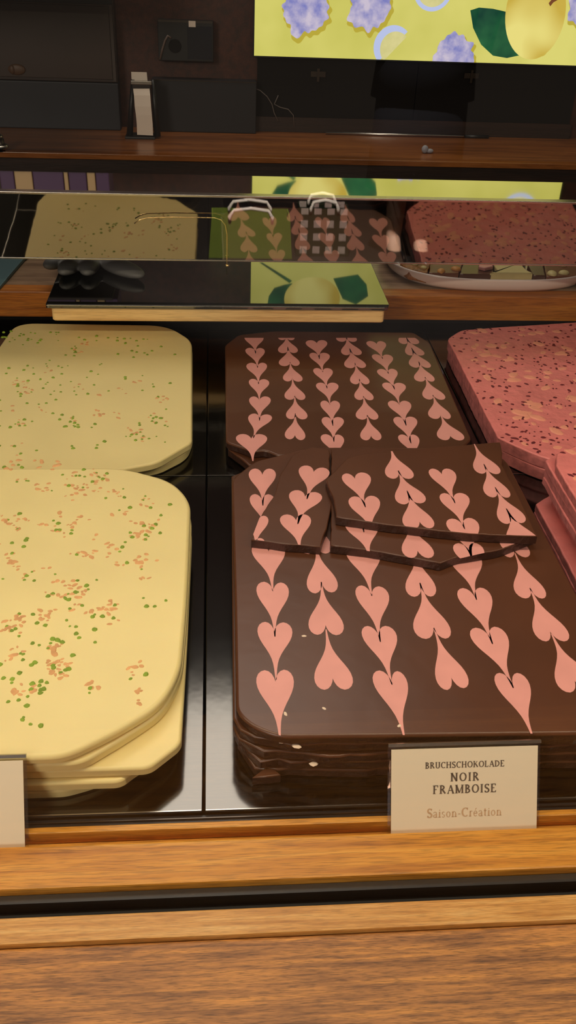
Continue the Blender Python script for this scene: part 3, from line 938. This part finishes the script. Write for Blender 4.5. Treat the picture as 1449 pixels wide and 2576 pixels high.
# plate with chocolate pieces
pc = Vector((0.430, 1.412, 0.0537))
plate_root = thing('serving_plate', pc, 'white oval plate with mixed chocolate pieces on the rear worktop', 'plate')
bm = new()
prof = [(0.0, 0.000), (0.88, 0.000), (0.925, 0.0015), (0.96, 0.006), (0.985, 0.013), (0.998, 0.0195), (1.0, 0.0215), (0.990, 0.0225), (0.975, 0.0205), (0.945, 0.0125), (0.90, 0.0065), (0.0, 0.0060)]
SEG = 72
rings = []
RX, RY = 0.166, 0.132
for (q, z) in prof:
    if q == 0:
        rings.append([bm.verts.new(pc + Vector((0, 0, z)))])
    else:
        rg = []
        for k in range(SEG):
            a = 2 * math.pi * k / SEG
            c_, s_ = math.cos(a), math.sin(a)
            e = 2.0 / 2.7
            rg.append(bm.verts.new(pc + Vector((math.copysign(abs(c_) ** e, c_) * RX * q, math.copysign(abs(s_) ** e, s_) * RY * q, z))))
        rings.append(rg)
for i in range(len(rings) - 1):
    a, b = rings[i], rings[i + 1]
    for k in range(SEG):
        k2 = (k + 1) % SEG
        if len(a) == 1: bm.faces.new((a[0], b[k2], b[k]))
        elif len(b) == 1: bm.faces.new((a[k], a[k2], b[0]))
        else: bm.faces.new((a[k], a[k2], b[k2], b[k]))
link('dish', bm, M['ceramic'], plate_root, smooth=True)

CM = {'milk': mat('milk_chocolate', srgb(112, 62, 36), 0.4, var=0.15, vscale=60), 'nutty': mat('nut_brittle', srgb(150, 92, 40), 0.5, var=0.5, vscale=130, bump=0.6, bscale=150),
      'white': mat('white_chocolate', srgb(216, 196, 136), 0.5, var=0.06), 'nut': mat('hazelnut', srgb(214, 146, 70), 0.5, var=0.2, vscale=90), 'pinkp': M['pink'], 'dark': M['choc']}
def choc_piece(px, z0, z1, m, label, nuts=(), nm='chocolate_piece', dy=0.0, nutmat='nut'):
    pts = azl(px, z1)
    pts = [(p[0], max(1.306, p[1] + 0.018)) for p in pts]
    bm = new(); prism(bm, jag(pts, 0.0007, 0.006, int(px[0][0])), z0, z1, 0.0016)
    o = tag(link(nm, bm, CM[m]), label, 'chocolate piece')
    for (nx, ny, r) in nuts:
        x, y = az(nx, ny, z1)
        b2 = new(); ellipsoid(b2, (x, max(1.313, y + 0.018), z1), (r, r * 1.2, r * 0.7), nx)
        tag(link('hazelnut', b2, CM[nutmat], o, smooth=True), 'golden hazelnut')
    return o
zq = pc.z + 0.0066
choc_piece([(1012, 672), (1035, 688), (1083, 700), (1090, 672), (1094, 640), (1030, 636)], zq, zq + 0.016, 'nutty', 'golden brown nutty piece at the left end of the plate', [(1050, 676, .004), (1072, 684, .0045), (1035, 668, .004)], nutmat='white')
choc_piece([(1088, 702), (1165, 704), (1172, 668), (1172, 630), (1092, 640)], zq, zq + 0.016, 'milk', 'milk chocolate piece with golden hazelnuts on the white plate', [(1118, 696, .006), (1154, 688, .0065), (1152, 664, .0055)])
choc_piece([(1168, 707), (1255, 708), (1246, 668), (1215, 640), (1176, 650)], zq, zq + 0.015, 'dark', 'plain dark piece in the middle of the white plate', [])
choc_piece([(1212, 680), (1228, 684), (1248, 680), (1252, 655), (1215, 655)], zq + 0.0155, zq + 0.021, 'pinkp', 'small pink piece lying on the plain dark piece of the plate')
choc_piece([(1252, 710), (1345, 710), (1350, 698), (1332, 688), (1318, 672), (1334, 640), (1250, 636), (1250, 676), (1262, 690), (1250, 696)], zq, zq + 0.018, 'white', 'pale cream irregular piece at the centre right of the plate')
choc_piece([(1352, 704), (1384, 706), (1378, 686), (1372, 640), (1342, 640), (1336, 676)], zq, zq + 0.014, 'dark', 'crinkled dark piece just right of the pale cream piece')
choc_piece([(1386, 708), (1470, 706), (1470, 640), (1376, 640), (1380, 690)], zq, zq + 0.013, 'milk', 'milk piece with pale nuts at the right end of the plate', [(1398, 700, .0075), (1428, 698, .007), (1424, 678, .006)], nutmat='white')

# ------------------------------------------------------------------ back counter and wall things
zc = 0.05
bc = thing('back_counter', (0.1, 2.27, -0.85), 'long brown wooden counter along the back wall below the screen', 'counter')
bm = new(); box(bm, -1.6, 1.9, 2.128, 2.4195, zc - 0.012, zc, bev=0.0012); link('counter_top', bm, M['counter_wood'], bc)
bm = new(); box(bm, -1.6, 1.9, 2.136, 2.4195, -0.85, zc - 0.0125); link('counter_body', bm, M['dark_wood'], bc)

# glowing screen with its picture (flat, on the screen plane)
YS = 2.388
sx0, sx1, sz0, sz1 = 0.0965, 0.905, 0.2215, 0.676
scr = thing('display_screen', ((sx0 + sx1) / 2, 2.405, sz0), 'large bright wall screen showing lemons, leaves and ginger on yellow', 'screen')
bm = new(); box(bm, sx0 - 0.002, sx1 + 0.002, YS + 0.001, 2.4195, sz0 - 0.003, sz1 + 0.003); link('screen_housing', bm, M['black'], scr)
em = [emis('picture_yellow', srgb(206, 200, 96), 1.0, srgb(226, 218, 118), 5.0),
      emis('picture_ginger', srgb(128, 130, 194), 1.0, srgb(208, 196, 214), 45.0, 6, 0.3, 0.66),
      emis('picture_rind', srgb(190, 200, 236)), emis('picture_flesh', srgb(206, 200, 130), 1.0, srgb(226, 216, 150), 30),
      emis('picture_leaf', srgb(16, 62, 46), 1.0, srgb(44, 104, 62), 12), emis('picture_lemon', srgb(208, 178, 72), 1.0, srgb(240, 226, 130), 8, 1, 0.4, 0.6),
      emis('picture_shade', srgb(190, 172, 60)), emis('picture_stem', srgb(120, 70, 40))]
bm = new()
lvl = [0]
def spoly(pts, mi):
    """polygon on the screen, pts in (x,z) metres"""
    lvl[0] += 1
    y = YS - 0.00004 * lvl[0]
    pts = clip(pts, [(sx0, sz0), (sx1, sz0), (sx1, sz1), (sx0, sz1)])
    if len(pts) > 2:
        pts = ccw(pts)
        f = bm.faces.new([bm.verts.new((p[0], y, p[1])) for p in pts]); f.material_index = mi
def sp(px, py):
    v = ay(px, py, YS); return (v.x, v.z)
spoly([(sx0, sz0), (sx1, sz0), (sx1, sz1), (sx0, sz1)], 0)
def blob(c, r, seed, k=6, mi=1, sy=1.0):
    rn = random.Random(seed)
    am = [(j, rn.uniform(0.01, 0.055) if j < 8 else rn.uniform(0.01, 0.045), rn.random() * 6.28) for j in (2, 3, 4, 5, 6, 7, 9, 11, 13, 17)]
    def P(rr, ox=0, oz=0):
        out = []
        for i in range(96):
            a = 2 * math.pi * i / 96
            q = rr * (1 + sum(m * math.sin(j * a + f) for j, m, f in am))
            out.append((c[0] + ox + q * math.cos(a), c[1] + oz + sy * q * math.sin(a)))
        return out
    spoly(P(r * 1.06, 0.004, -0.007), 6)
    spoly(P(r), mi)
def ell(c, rx, rz, mi, a0=0, a1=360, rot=0.0, n=48):
    ca, sa = math.cos(rot), math.sin(rot)
    pts = []
    for i in range(n + 1):
        a = math.radians(a0 + (a1 - a0) * i / n)
        u, v = rx * math.cos(a), rz * math.sin(a)
        pts.append((c[0] + u * ca - v * sa, c[1] + u * sa + v * ca))
    spoly(pts if a1 - a0 < 360 else pts[:-1], mi)
pxm = 1.0 / 1000.0
blob(sp(768, 22), 0.053, 1, 7)
blob(sp(930, 14), 0.050, 2, 6)
blob(sp(1142, 142), 0.048, 3, 7)
c = sp(988, 118)
ell(c, 0.046, 0.046, 2, 20, 200, 0.45); c2 = (c[0] + 0.006, c[1] - 0.004); ell(c2, 0.036, 0.037, 3, 20, 200, 0.45)
c = sp(1090, -28); ell(c, 0.046, 0.046, 2); ell(c, 0.037, 0.037, 3)
spoly([sp(*p) for p in [(1183, 26), (1205, 19), (1240, 22), (1275, 30), (1295, 90), (1322, 136), (1275, 146), (1240, 140), (1210, 112), (1190, 70)]], 4)
ell(sp(1347, 34), 0.072, 0.098, 5, rot=0.12)
ell(sp(1362, 128), 0.014, 0.012, 5)
spoly([sp(*p) for p in [(1380, 8), (1390, -4), (1404, -8), (1406, -2), (1392, 6), (1384, 16)]], 7)
blob(sp(1470, 20), 0.04, 5, 6)
# upper part of the picture (seen in the black glass): another lemon with two leaves
def refl(px, py):
    zt_ = 0.0785
    r = ray(px, py); t = (zt_ - HC) / r.z
    p = Vector((r.x * t, r.y * t, zt_)); q = Vector((r.x, r.y, -r.z))
    s = (YS - p.y) / q.y
    return (p.x + q.x * s, p.z + q.z * s)
spoly([refl(*p) for p in [(735, 712), (715, 716), (690, 724), (676, 745), (672, 772), (712, 776), (734, 745)]], 4)
spoly([refl(*p) for p in [(838, 700), (900, 690), (922, 715), (926, 745), (895, 766), (862, 752)]], 4)
cl = refl(785, 752); ell(cl, 0.077, 0.062, 5)
spoly([refl(*p) for p in [(652, 660), (660, 660), (735, 706), (728, 712)]], 4)
blob((0.62, 0.62), 0.05, 8, 7); blob((0.26, 0.62), 0.05, 9, 6); blob((0.50, 0.44), 0.045, 10, 6)
ell((0.80, 0.56), 0.05, 0.05, 2); ell((0.80, 0.56), 0.04, 0.04, 3)
o = link('picture_panel', bm, em, scr)

# black recess panel under the screen, with two brackets and a joint
rc = thing('recess_panel', (0.5, 2.415, 0.0505), 'black panel of two halves on the wall below the screen', 'panel')
for (a, b, h0) in ((0.106, 0.4965, 0.0505), (0.4980, 0.900, 0.0505)):
    bm = new(); box(bm, a, b, 2.408, 2.4192, 0.085, sz0 - 0.005); link('panel_half', bm, M['black_matte'], rc)
bm = new(); box(bm, 0.100, 0.905, 2.402, 2.4192, 0.0506, 0.0845); link('skirting_strip', bm, M['dark_wood'], rc)
for (px, py) in ((800, 186), (1185, 190)):
    v = ay(px, py, 2.407)
    bm = new()
    box(bm, v.x - 0.018, v.x + 0.018, 2.402, 2.4075, v.z - 0.006, v.z + 0.006)
    box(bm, v.x - 0.003, v.x + 0.003, 2.399, 2.402, v.z - 0.016, v.z + 0.013)
    tag(link('bracket', bm, M['dark_steel'], rc), 'small dark metal bracket')

# loose cables left of the recess
bm = new()
for P in ([(640, 222), (655, 228), (672, 243), (684, 262), (690, 285), (700, 305)], [(700, 240), (690, 262), (705, 270), (725, 275), (738, 290), (740, 318)]):
    tube(bm, [ay(px, py, 2.399) for px, py in P], 0.0010, 6)
tag(link('cable', bm, mat('cable_grey', srgb(120, 110, 104), 0.5)), 'thin grey cable dangling below the left corner of the screen', 'cable')
# flat metal bar lying on the counter
bm = new()
a = Vector((*az(817, 318, zc + 0.004), zc + 0.004)); b = Vector((*az(1230, 322, zc + 0.004), zc + 0.004))
a.y = b.y = 2.385
b.x = 0.690; a.x = 0.277
rod = thing('metal_bar', (0.48, 2.385, zc), 'long thin metal bar lying on the back counter under the screen', 'bar')
tube(bm, [a, b], 0.0030, 8); link('bar_rod', bm, M['steel'], rod)
bm = new(); tube(bm, [b - Vector((0.06, 0, 0)), b], 0.0042, 8); tag(link('grip', bm, M['black'], rod), 'dark grip')
# small clear pieces on the counter edge
v = Vector((*az(1070, 388, zc), zc))
bm = new(); ellipsoid(bm, (v.x, v.y + 0.01, zc + 0.009), (0.008, 0.006, 0.009)); ellipsoid(bm, (v.x + 0.012, v.y + 0.012, zc + 0.005), (0.009, 0.006, 0.005))
tag(link('paper_scrap', bm, mat('scrap_grey', srgb(150, 150, 160), 0.5), smooth=True), 'small pale crumpled scrap near the front edge of the back counter', 'scrap')
v = Vector((*az(2, 380, zc), zc))
kt = thing('steel_fitting', (v.x, v.y, zc), 'small grey metal fitting at the far left of the back counter', 'fitting')
bm = new(); tube(bm, [v, v + Vector((0, 0, 0.026))], 0.010, 14); link('fitting_body', bm, M['dark_steel'], kt)
bm = new(); ellipsoid(bm, v + Vector((0.004, 0, 0.010)), (0.014, 0.012, 0.008)); ellipsoid(bm, v + Vector((-0.002, 0, 0.030)), (0.011, 0.011, 0.006)); link('fitting_knob', bm, M['steel'], kt, smooth=True)

# black low box and left black box on the counter
bm = new(); box(bm, -0.146, 0.103, 2.372, 2.418, zc + 0.0005, 0.166, bev=0.002)
bk = thing('black_riser', (-0.02, 2.395, zc), 'low black box against the wall beside the white paper strip', 'box')
link('riser_body', bm, mat('riser_black', (0.009, 0.0085, 0.0115, 1), 0.6), bk)
bm = new(); box(bm, -0.146, 0.103, 2.371, 2.3725, 0.1645, 0.1668); link('riser_edge', bm, M['dark_steel'], bk)
bm = new(); box(bm, -0.80, -0.225, 2.372, 2.418, zc + 0.0005, 0.155, bev=0.002)
tag(link('reflection_riser', bm, mat('riser_navy_reflection', (0.007, 0.008, 0.015, 1), 0.5)), 'low dark box, tinted navy for a glass reflection, beneath the cabinet at the left of the back counter', 'box')  # navy puts the blue reflection in the pane into the box colour
# wall cabinet top-left
cb = thing('wall_cabinet', (-0.5, 2.38, 0.156), 'dark brown wall cabinet door at the upper left with a lighter frame edge', 'cabinet')
bm = new(); box(bm, -0.80, -0.225, 1.94, 2.4195, 0.3660, 0.3725, bev=0.001); box(bm, -0.80, -0.225, 2.372, 2.4195, 0.1572, 0.3655, bev=0.001); link('cabinet_body', bm, M['dark_wood'], cb)
bm = new(); box(bm, -0.79, -0.236, 2.3675, 2.3715, 0.164, 0.3155, bev=0.0008); d = link('cabinet_door', bm, mat('cabinet_door', srgb(58, 42, 34), 0.35, var=0.12, vscale=8), cb)
bm = new(); box(bm, -0.79, -0.228, 2.3660, 2.3715, 0.3160, 0.3190); box(bm, -0.2350, -0.228, 2.3660, 2.3715, 0.160, 0.3160); link('cabinet_frame', bm, mat('frame_brown', srgb(64, 50, 42), 0.5), cb)
v = ay(42, 175, 2.366)
bm = new(); ellipsoid(bm, v, (0.020, 0.004, 0.012)); ellipsoid(bm, v + Vector((-0.010, -0.003, 0)), (0.006, 0.004, 0.010)); link('knob', bm, mat('old_brass', srgb(90, 62, 40), 0.5), d, smooth=True)
bm = new(); box(bm, -0.80, -0.228, 2.3665, 2.3715, 0.3195, 0.3655); tag(link('upper_panel', bm, M['black'], cb), 'black upper panel')
GB = [(0, 36, 0), (37, 82, 1), (83, 160, 0), (161, 172, 1), (173, 218, 0), (219, 240, 1), (241, 275, 0)]  # unseen boxes added for the stripes they reflect in the band's top
gbm = [mat('box_purple', srgb(96, 60, 116), 0.5), mat('box_cream', srgb(236, 200, 150), 0.5)]
def reflz(px, py, zt_, Yw):
    r = ray(px, py); t = (zt_ - HC) / r.z
    return r.x * t + r.x * (Yw - r.y * t) / r.y
for k, (a, b, mi) in enumerate(GB):
    x0, x1 = reflz(a, 452, 0.2138, 1.95), reflz(b, 452, 0.2138, 1.95)
    bm = new(); box(bm, x0 + 0.0004, x1 - 0.0004, 1.95, 2.03, 0.3727, 0.58, bev=0.0015)
    tag(link('reflected_box', bm, gbm[mi]), ('purple' if mi == 0 else 'cream') + ' upright box added out of view on the wall cabinet for its reflection', 'box', ('purple' if mi == 0 else 'cream') + ' boxes added for their reflection')
# card terminal on the wall
tm = thing('wall_terminal', (-0.063, 2.41, 0.204), 'black rectangular device mounted on the brown wall left of the screen', 'device')
q = (-0.128, 0.001, 0.205, 0.290)
bm = new(); box(bm, q[0], q[1], 2.384, 2.4192, q[2], q[3], bev=0.002); link('terminal_case', bm, M['black'], tm)
bm = new(); box(bm, -0.060, q[1] - 0.004, 2.3825, 2.3838, q[2] + 0.006, q[3] - 0.010); tag(link('terminal_screen', bm, mat('terminal_screen', (0.010, 0.012, 0.020, 1), 0.25), tm), 'dark blue-black screen')
bm = new(); box(bm, -0.056, -0.040, 2.3815, 2.3824, 0.278, 0.2905); tag(link('sticker', bm, M['paper'], tm), 'white sticker')
bm = new(); box(bm, q[0] + 0.002, q[1] - 0.002, 2.3825, 2.386, q[3] - 0.0035, q[3] + 0.001); link('top_edge', bm, M['dark_steel'], tm)
P = [ay(px, py, 2.380) for px, py in [(402, 150), (408, 125), (415, 102), (422, 90), (430, 96)]]
bm = new(); tube(bm, P, 0.0024, 8); link('cable_loop', bm, mat('cable_pale', srgb(110, 92, 84), 0.4), tm)
bm = new(); bmesh.ops.create_cone(bm, cap_ends=True, segments=24, radius1=0.015, radius2=0.014, depth=0.004, matrix=Matrix.Translation(ay(440, 116, 2.382)) @ Matrix.Rotation(math.pi / 2, 4, 'X')); link('round_button', bm, M['black_matte'], tm)
# black stand with white paper strip
sy = 2.30
st = thing('receipt_stand', (-0.172, sy, zc), 'black upright stand carrying a bent white paper strip on the back counter', 'stand')
def sv(px, py, dy=0.0): return ay(px, py, sy + dy)
for (pa, pb) in (((334, 200), (326, 336)), ((384, 200), (396, 338))):
    a, b = sv(*pa), sv(*pb)
    b.z = zc + 0.004
    bm = new(); tube(bm, [a, a.lerp(b, .5), b], [0.004, 0.006, 0.008], 10); link('upright', bm, M['black'], st)
bm = new(); box(bm, -0.208, -0.138, sy - 0.018, sy + 0.035, zc, zc + 0.005, bev=0.001); link('base_plate', bm, M['black'], st)
a, b = sv(330, 206), sv(382, 206); bm = new(); box(bm, a.x, b.x, sy - 0.010, sy + 0.010, a.z - 0.004, a.z + 0.004, bev=0.001); link('crossbar', bm, M['steel'], st)
a, b = sv(334, 221), sv(378, 221); bm = new(); box(bm, a.x, b.x, sy - 0.007, sy + 0.012, b.z - 0.012, a.z + 0.010); link('clamp', bm, M['dark_wood'], st)
def strip(bm, L, R, th=0.0012):
    fr_ = [(bm.verts.new(l), bm.verts.new(r)) for l, r in zip(L, R)]
    bk_ = [(bm.verts.new(l + Vector((0, th, 0))), bm.verts.new(r + Vector((0, th, 0)))) for l, r in zip(L, R)]
    for i in range(len(L) - 1):
        bm.faces.new((fr_[i][0], fr_[i][1], fr_[i + 1][1], fr_[i + 1][0])); bm.faces.new((bk_[i][0], bk_[i + 1][0], bk_[i + 1][1], bk_[i][1]))
        bm.faces.new((fr_[i][0], fr_[i + 1][0], bk_[i + 1][0], bk_[i][0])); bm.faces.new((fr_[i][1], bk_[i][1], bk_[i + 1][1], fr_[i + 1][1]))
    bm.faces.new((fr_[0][0], bk_[0][0], bk_[0][1], fr_[0][1])); bm.faces.new((fr_[-1][0], fr_[-1][1], bk_[-1][1], bk_[-1][0]))
bm = new()
strip(bm, [sv(330, 181), sv(331, 203)], [sv(369, 182), sv(371, 203)])
Lp = [(335, 223, -.008), (337, 240, -.012), (339, 268, -.014), (342, 290, -.014), (344, 312, -.013), (345, 339, -.012)]
Rp = [(376, 223, -.008), (378, 240, -.012), (380, 268, -.014), (382, 290, -.014), (384, 312, -.013), (385, 341, -.012)]
L = [sv(*p) for p in Lp]; R = [sv(*p) for p in Rp]
zmin = zc + 0.0055
for q in (L, R):
    if q[-1].z < zmin: q[-1].z = zmin
strip(bm, L, R)
tag(link('paper_strip', bm, M['paper'], st), 'white paper strip')

# ------------------------------------------------------------------ customer side of the shop (mirrored faintly in the glass pane)
YG = 0.342
def mir(px, py, z=-0.85):
    x, y = az(px, py, z)
    return Vector((x, 2 * YG - y, z))
def paper_bag(x0, x1, yc, dep, h, m, label, grid=None):
    root = thing('shopping_bag', ((x0 + x1) / 2, yc, -0.85), label, 'bag')
    bm = new()
    tp = 0.92
    xm = (x0 + x1) / 2
    b_ = [(x0, yc - dep), (x1, yc - dep), (x1, yc + dep), (x0, yc + dep)]
    lo = [bm.verts.new((x, y, -0.849)) for x, y in b_]
    hi = [bm.verts.new((xm + (x - xm) * tp, y, -0.85 + h)) for x, y in b_]
    inn = [bm.verts.new((xm + (x - xm) * tp * 0.97, yc + (y - yc) * 0.95, -0.85 + h)) for x, y in b_]
    ind = [bm.verts.new((xm + (x - xm) * 0.95, yc + (y - yc) * 0.95, -0.84)) for x, y in b_]
    for i in range(4):
        j = (i + 1) % 4
        bm.faces.new((lo[i], lo[j], hi[j], hi[i])); bm.faces.new((hi[i], hi[j], inn[j], inn[i])); bm.faces.new((inn[i], inn[j], ind[j], ind[i]))
    bm.faces.new(lo[::-1]); bm.faces.new(ind)
    link('bag_body', bm, m, root)
    for yy in (yc - dep, yc + dep):
        bm = new()
        w = (x1 - x0) * 0.25
        tube(bm, [(xm - w, yy, -0.87 + h), (xm - w, yy, -0.85 + h), (xm - w * 0.8, yy, -0.822 + h), (xm, yy, -0.812 + h), (xm + w * 0.8, yy, -0.822 + h), (xm + w, yy, -0.85 + h), (xm + w, yy, -0.87 + h)], 0.008, 8)
        tag(link('handle', bm, M['paper'], root), 'white handle')
    return root
gm = mat('bag_green', srgb(110, 124, 40), 0.6)
cm = bpy.data.materials.new('bag_check'); cm.use_nodes = True
nt = cm.node_tree
bt = nt.nodes.new('ShaderNodeTexBrick'); tcn = nt.nodes.new('ShaderNodeTexCoord'); mpn = nt.nodes.new('ShaderNodeMapping')
mpn.inputs['Rotation'].default_value = (math.pi / 2, 0, 0)
bt.inputs['Color1'].default_value = srgb(176, 160, 146); bt.inputs['Color2'].default_value = srgb(180, 152, 142); bt.inputs['Mortar'].default_value = srgb(20, 36, 16)
bt.inputs['Scale'].default_value = 1.0; bt.inputs['Brick Width'].default_value = 0.06; bt.inputs['Row Height'].default_value = 0.06; bt.inputs['Mortar Size'].default_value = 0.014; bt.offset = 0.0
nt.links.new(tcn.outputs['Object'], mpn.inputs['Vector']); nt.links.new(mpn.outputs['Vector'], bt.inputs['Vector'])
nt.links.new(bt.outputs['Color'], nt.nodes['Principled BSDF'].inputs['Base Color'])
a, b = mir(525, 652), mir(735, 655)
paper_bag(a.x, b.x, a.y - 0.08, 0.07, 0.19, gm, 'green paper shopping bag with white handles on the shop floor behind the photographer')
a, b = mir(745, 652), mir(880, 656)
paper_bag(a.x, b.x, a.y - 0.10, 0.06, 0.22, cm, 'white and black checked shopping bag on the shop floor beside the green bag')
# a customer standing on the shop floor: skinned body, dark skirt and coat, hands in the coat pockets
p1, p2 = mir(985, 648), mir(1052, 650)
xc, yc = (p1.x + p2.x) / 2, p1.y
yc = (p1.y + p2.y) / 2
per = thing('person', (xc, yc, -0.85), 'person in a dark coat and skirt with bare legs standing behind the photographer', 'person')
def skinned(name, verts, edges, radii, m, parent, root_i=0, sub=2):
    me = bpy.data.meshes.new(name)
    o0 = Vector(parent['_o'])
    me.from_pydata([tuple(Vector(v) - o0) for v in verts], edges, [])
    me.materials.append(m)
    o = bpy.data.objects.new(name, me); C.objects.link(o); o.parent = parent
    o['_o'] = list(o0)
    sk = o.modifiers.new('skin', 'SKIN'); sk.use_smooth_shade = True
    lay_ = me.skin_vertices[0].data
    for i, r in enumerate(radii):
        lay_[i].radius = (r if isinstance(r, tuple) else (r, r)); lay_[i].use_root = (i == root_i)
    sb = o.modifiers.new('smooth', 'SUBSURF'); sb.levels = sb.render_levels = sub
    return o
F = -0.85
fw = 1.0
V = [(xc, yc, F + .92), (xc, yc, F + 1.08), (xc, yc, F + 1.28), (xc, yc, F + 1.40), (xc, yc + .01, F + 1.50), (xc, yc + .02, F + 1.60), (xc, yc + .01, F + 1.68)]
R_ = [(.15, .11), (.125, .10), (.15, .105), (.10, .08), .05, (.075, .09), .055]
E_ = [(0, 1), (1, 2), (2, 3), (3, 4), (4, 5), (5, 6)]
for sgn, pf in ((-1, p1), (1, p2)):
    n = len(V)
    V += [(xc + sgn * .085, yc, F + .86), (pf.x, yc, F + .47), (pf.x, yc - .02, F + .30), (pf.x, yc - .01, F + .09), (pf.x, yc + .06, F + .04), (pf.x, yc + .15, F + .028)]
    R_ += [.085, .056, .054, .036, .036, .022]
    E_ += [(0, n), (n, n + 1), (n + 1, n + 2), (n + 2, n + 3), (n + 3, n + 4), (n + 4, n + 5)]
    n = len(V)
    V += [(xc + sgn * .19, yc, F + 1.38), (xc + sgn * .25, yc - .02, F + 1.10), (xc + sgn * .19, yc + .07, F + .93)]
    R_ += [.05, .042, .034]
    E_ += [(3, n), (n, n + 1), (n + 1, n + 2)]
skn = mat('skin', srgb(226, 178, 150), 0.5, sss=0.1)
skinned('body', V, E_, R_, skn, per)
dk = mat('coat_black', (0.006, 0.006, 0.009, 1), 0.85, spec=0.2)
def lathe(bm, prof, cx, cy, flat=0.72, seg=32):
    rg = [[bm.verts.new((cx + r * math.cos(2 * math.pi * k / seg), cy + r * flat * math.sin(2 * math.pi * k / seg), z)) for k in range(seg)] for r, z in prof]
    for i in range(len(rg) - 1):
        for k in range(seg):
            bm.faces.new((rg[i][k], rg[i][(k + 1) % seg], rg[i + 1][(k + 1) % seg], rg[i + 1][k]))
bm = new(); lathe(bm, [(.20, F + .33), (.215, F + .325), (.205, F + .55), (.195, F + .80), (.16, F + 1.0)], xc, yc); link('skirt', bm, dk, per, smooth=True)
bm = new(); lathe(bm, [(.215, F + .70), (.225, F + .70), (.20, F + .95), (.185, F + 1.1), (.20, F + 1.28), (.15, F + 1.42), (.075, F + 1.48), (.065, F + 1.47)], xc, yc); link('coat', bm, dk, per, smooth=True)
for sgn in (-1, 1):
    bm = new(); tube(bm, [(xc + sgn * .15, yc, F + 1.40), (xc + sgn * .20, yc, F + 1.37), (xc + sgn * .255, yc - .02, F + 1.10), (xc + sgn * .20, yc + .08, F + .90)], [.06, .065, .058, .05], 14); link('sleeve', bm, dk, per)
for pf in (p1, p2):
    bm = new(); ellipsoid(bm, (pf.x, yc + .07, F + .032), (.047, .135, .031)); link('shoe', bm, mat('shoe_black', (0.006, 0.006, 0.008, 1), 0.3), per, smooth=True)
bm = new(); ellipsoid(bm, (xc, yc - .015, F + 1.645), (.088, .10, .10)); ellipsoid(bm, (xc, yc - .06, F + 1.53), (.08, .05, .12)); link('hair', bm, mat('hair_brown', srgb(60, 40, 28), 0.6), per, smooth=True)
for sgn in (-1, 1):
    bm = new(); ellipsoid(bm, (xc + sgn * .032, yc + .098, F + 1.615), (.014, .008, .008)); link('eye', bm, M['black'], per, smooth=True)
bm = new(); ellipsoid(bm, (xc, yc + .112, F + 1.585), (.013, .018, .022)); link('nose', bm, skn, per, smooth=True)
bm = new(); ellipsoid(bm, (xc, yc + .10, F + 1.545), (.024, .008, .007)); link('mouth', bm, mat('lips', srgb(190, 110, 100), 0.5), per, smooth=True)

for o in bpy.data.objects:
    if '_o' in o: del o['_o']
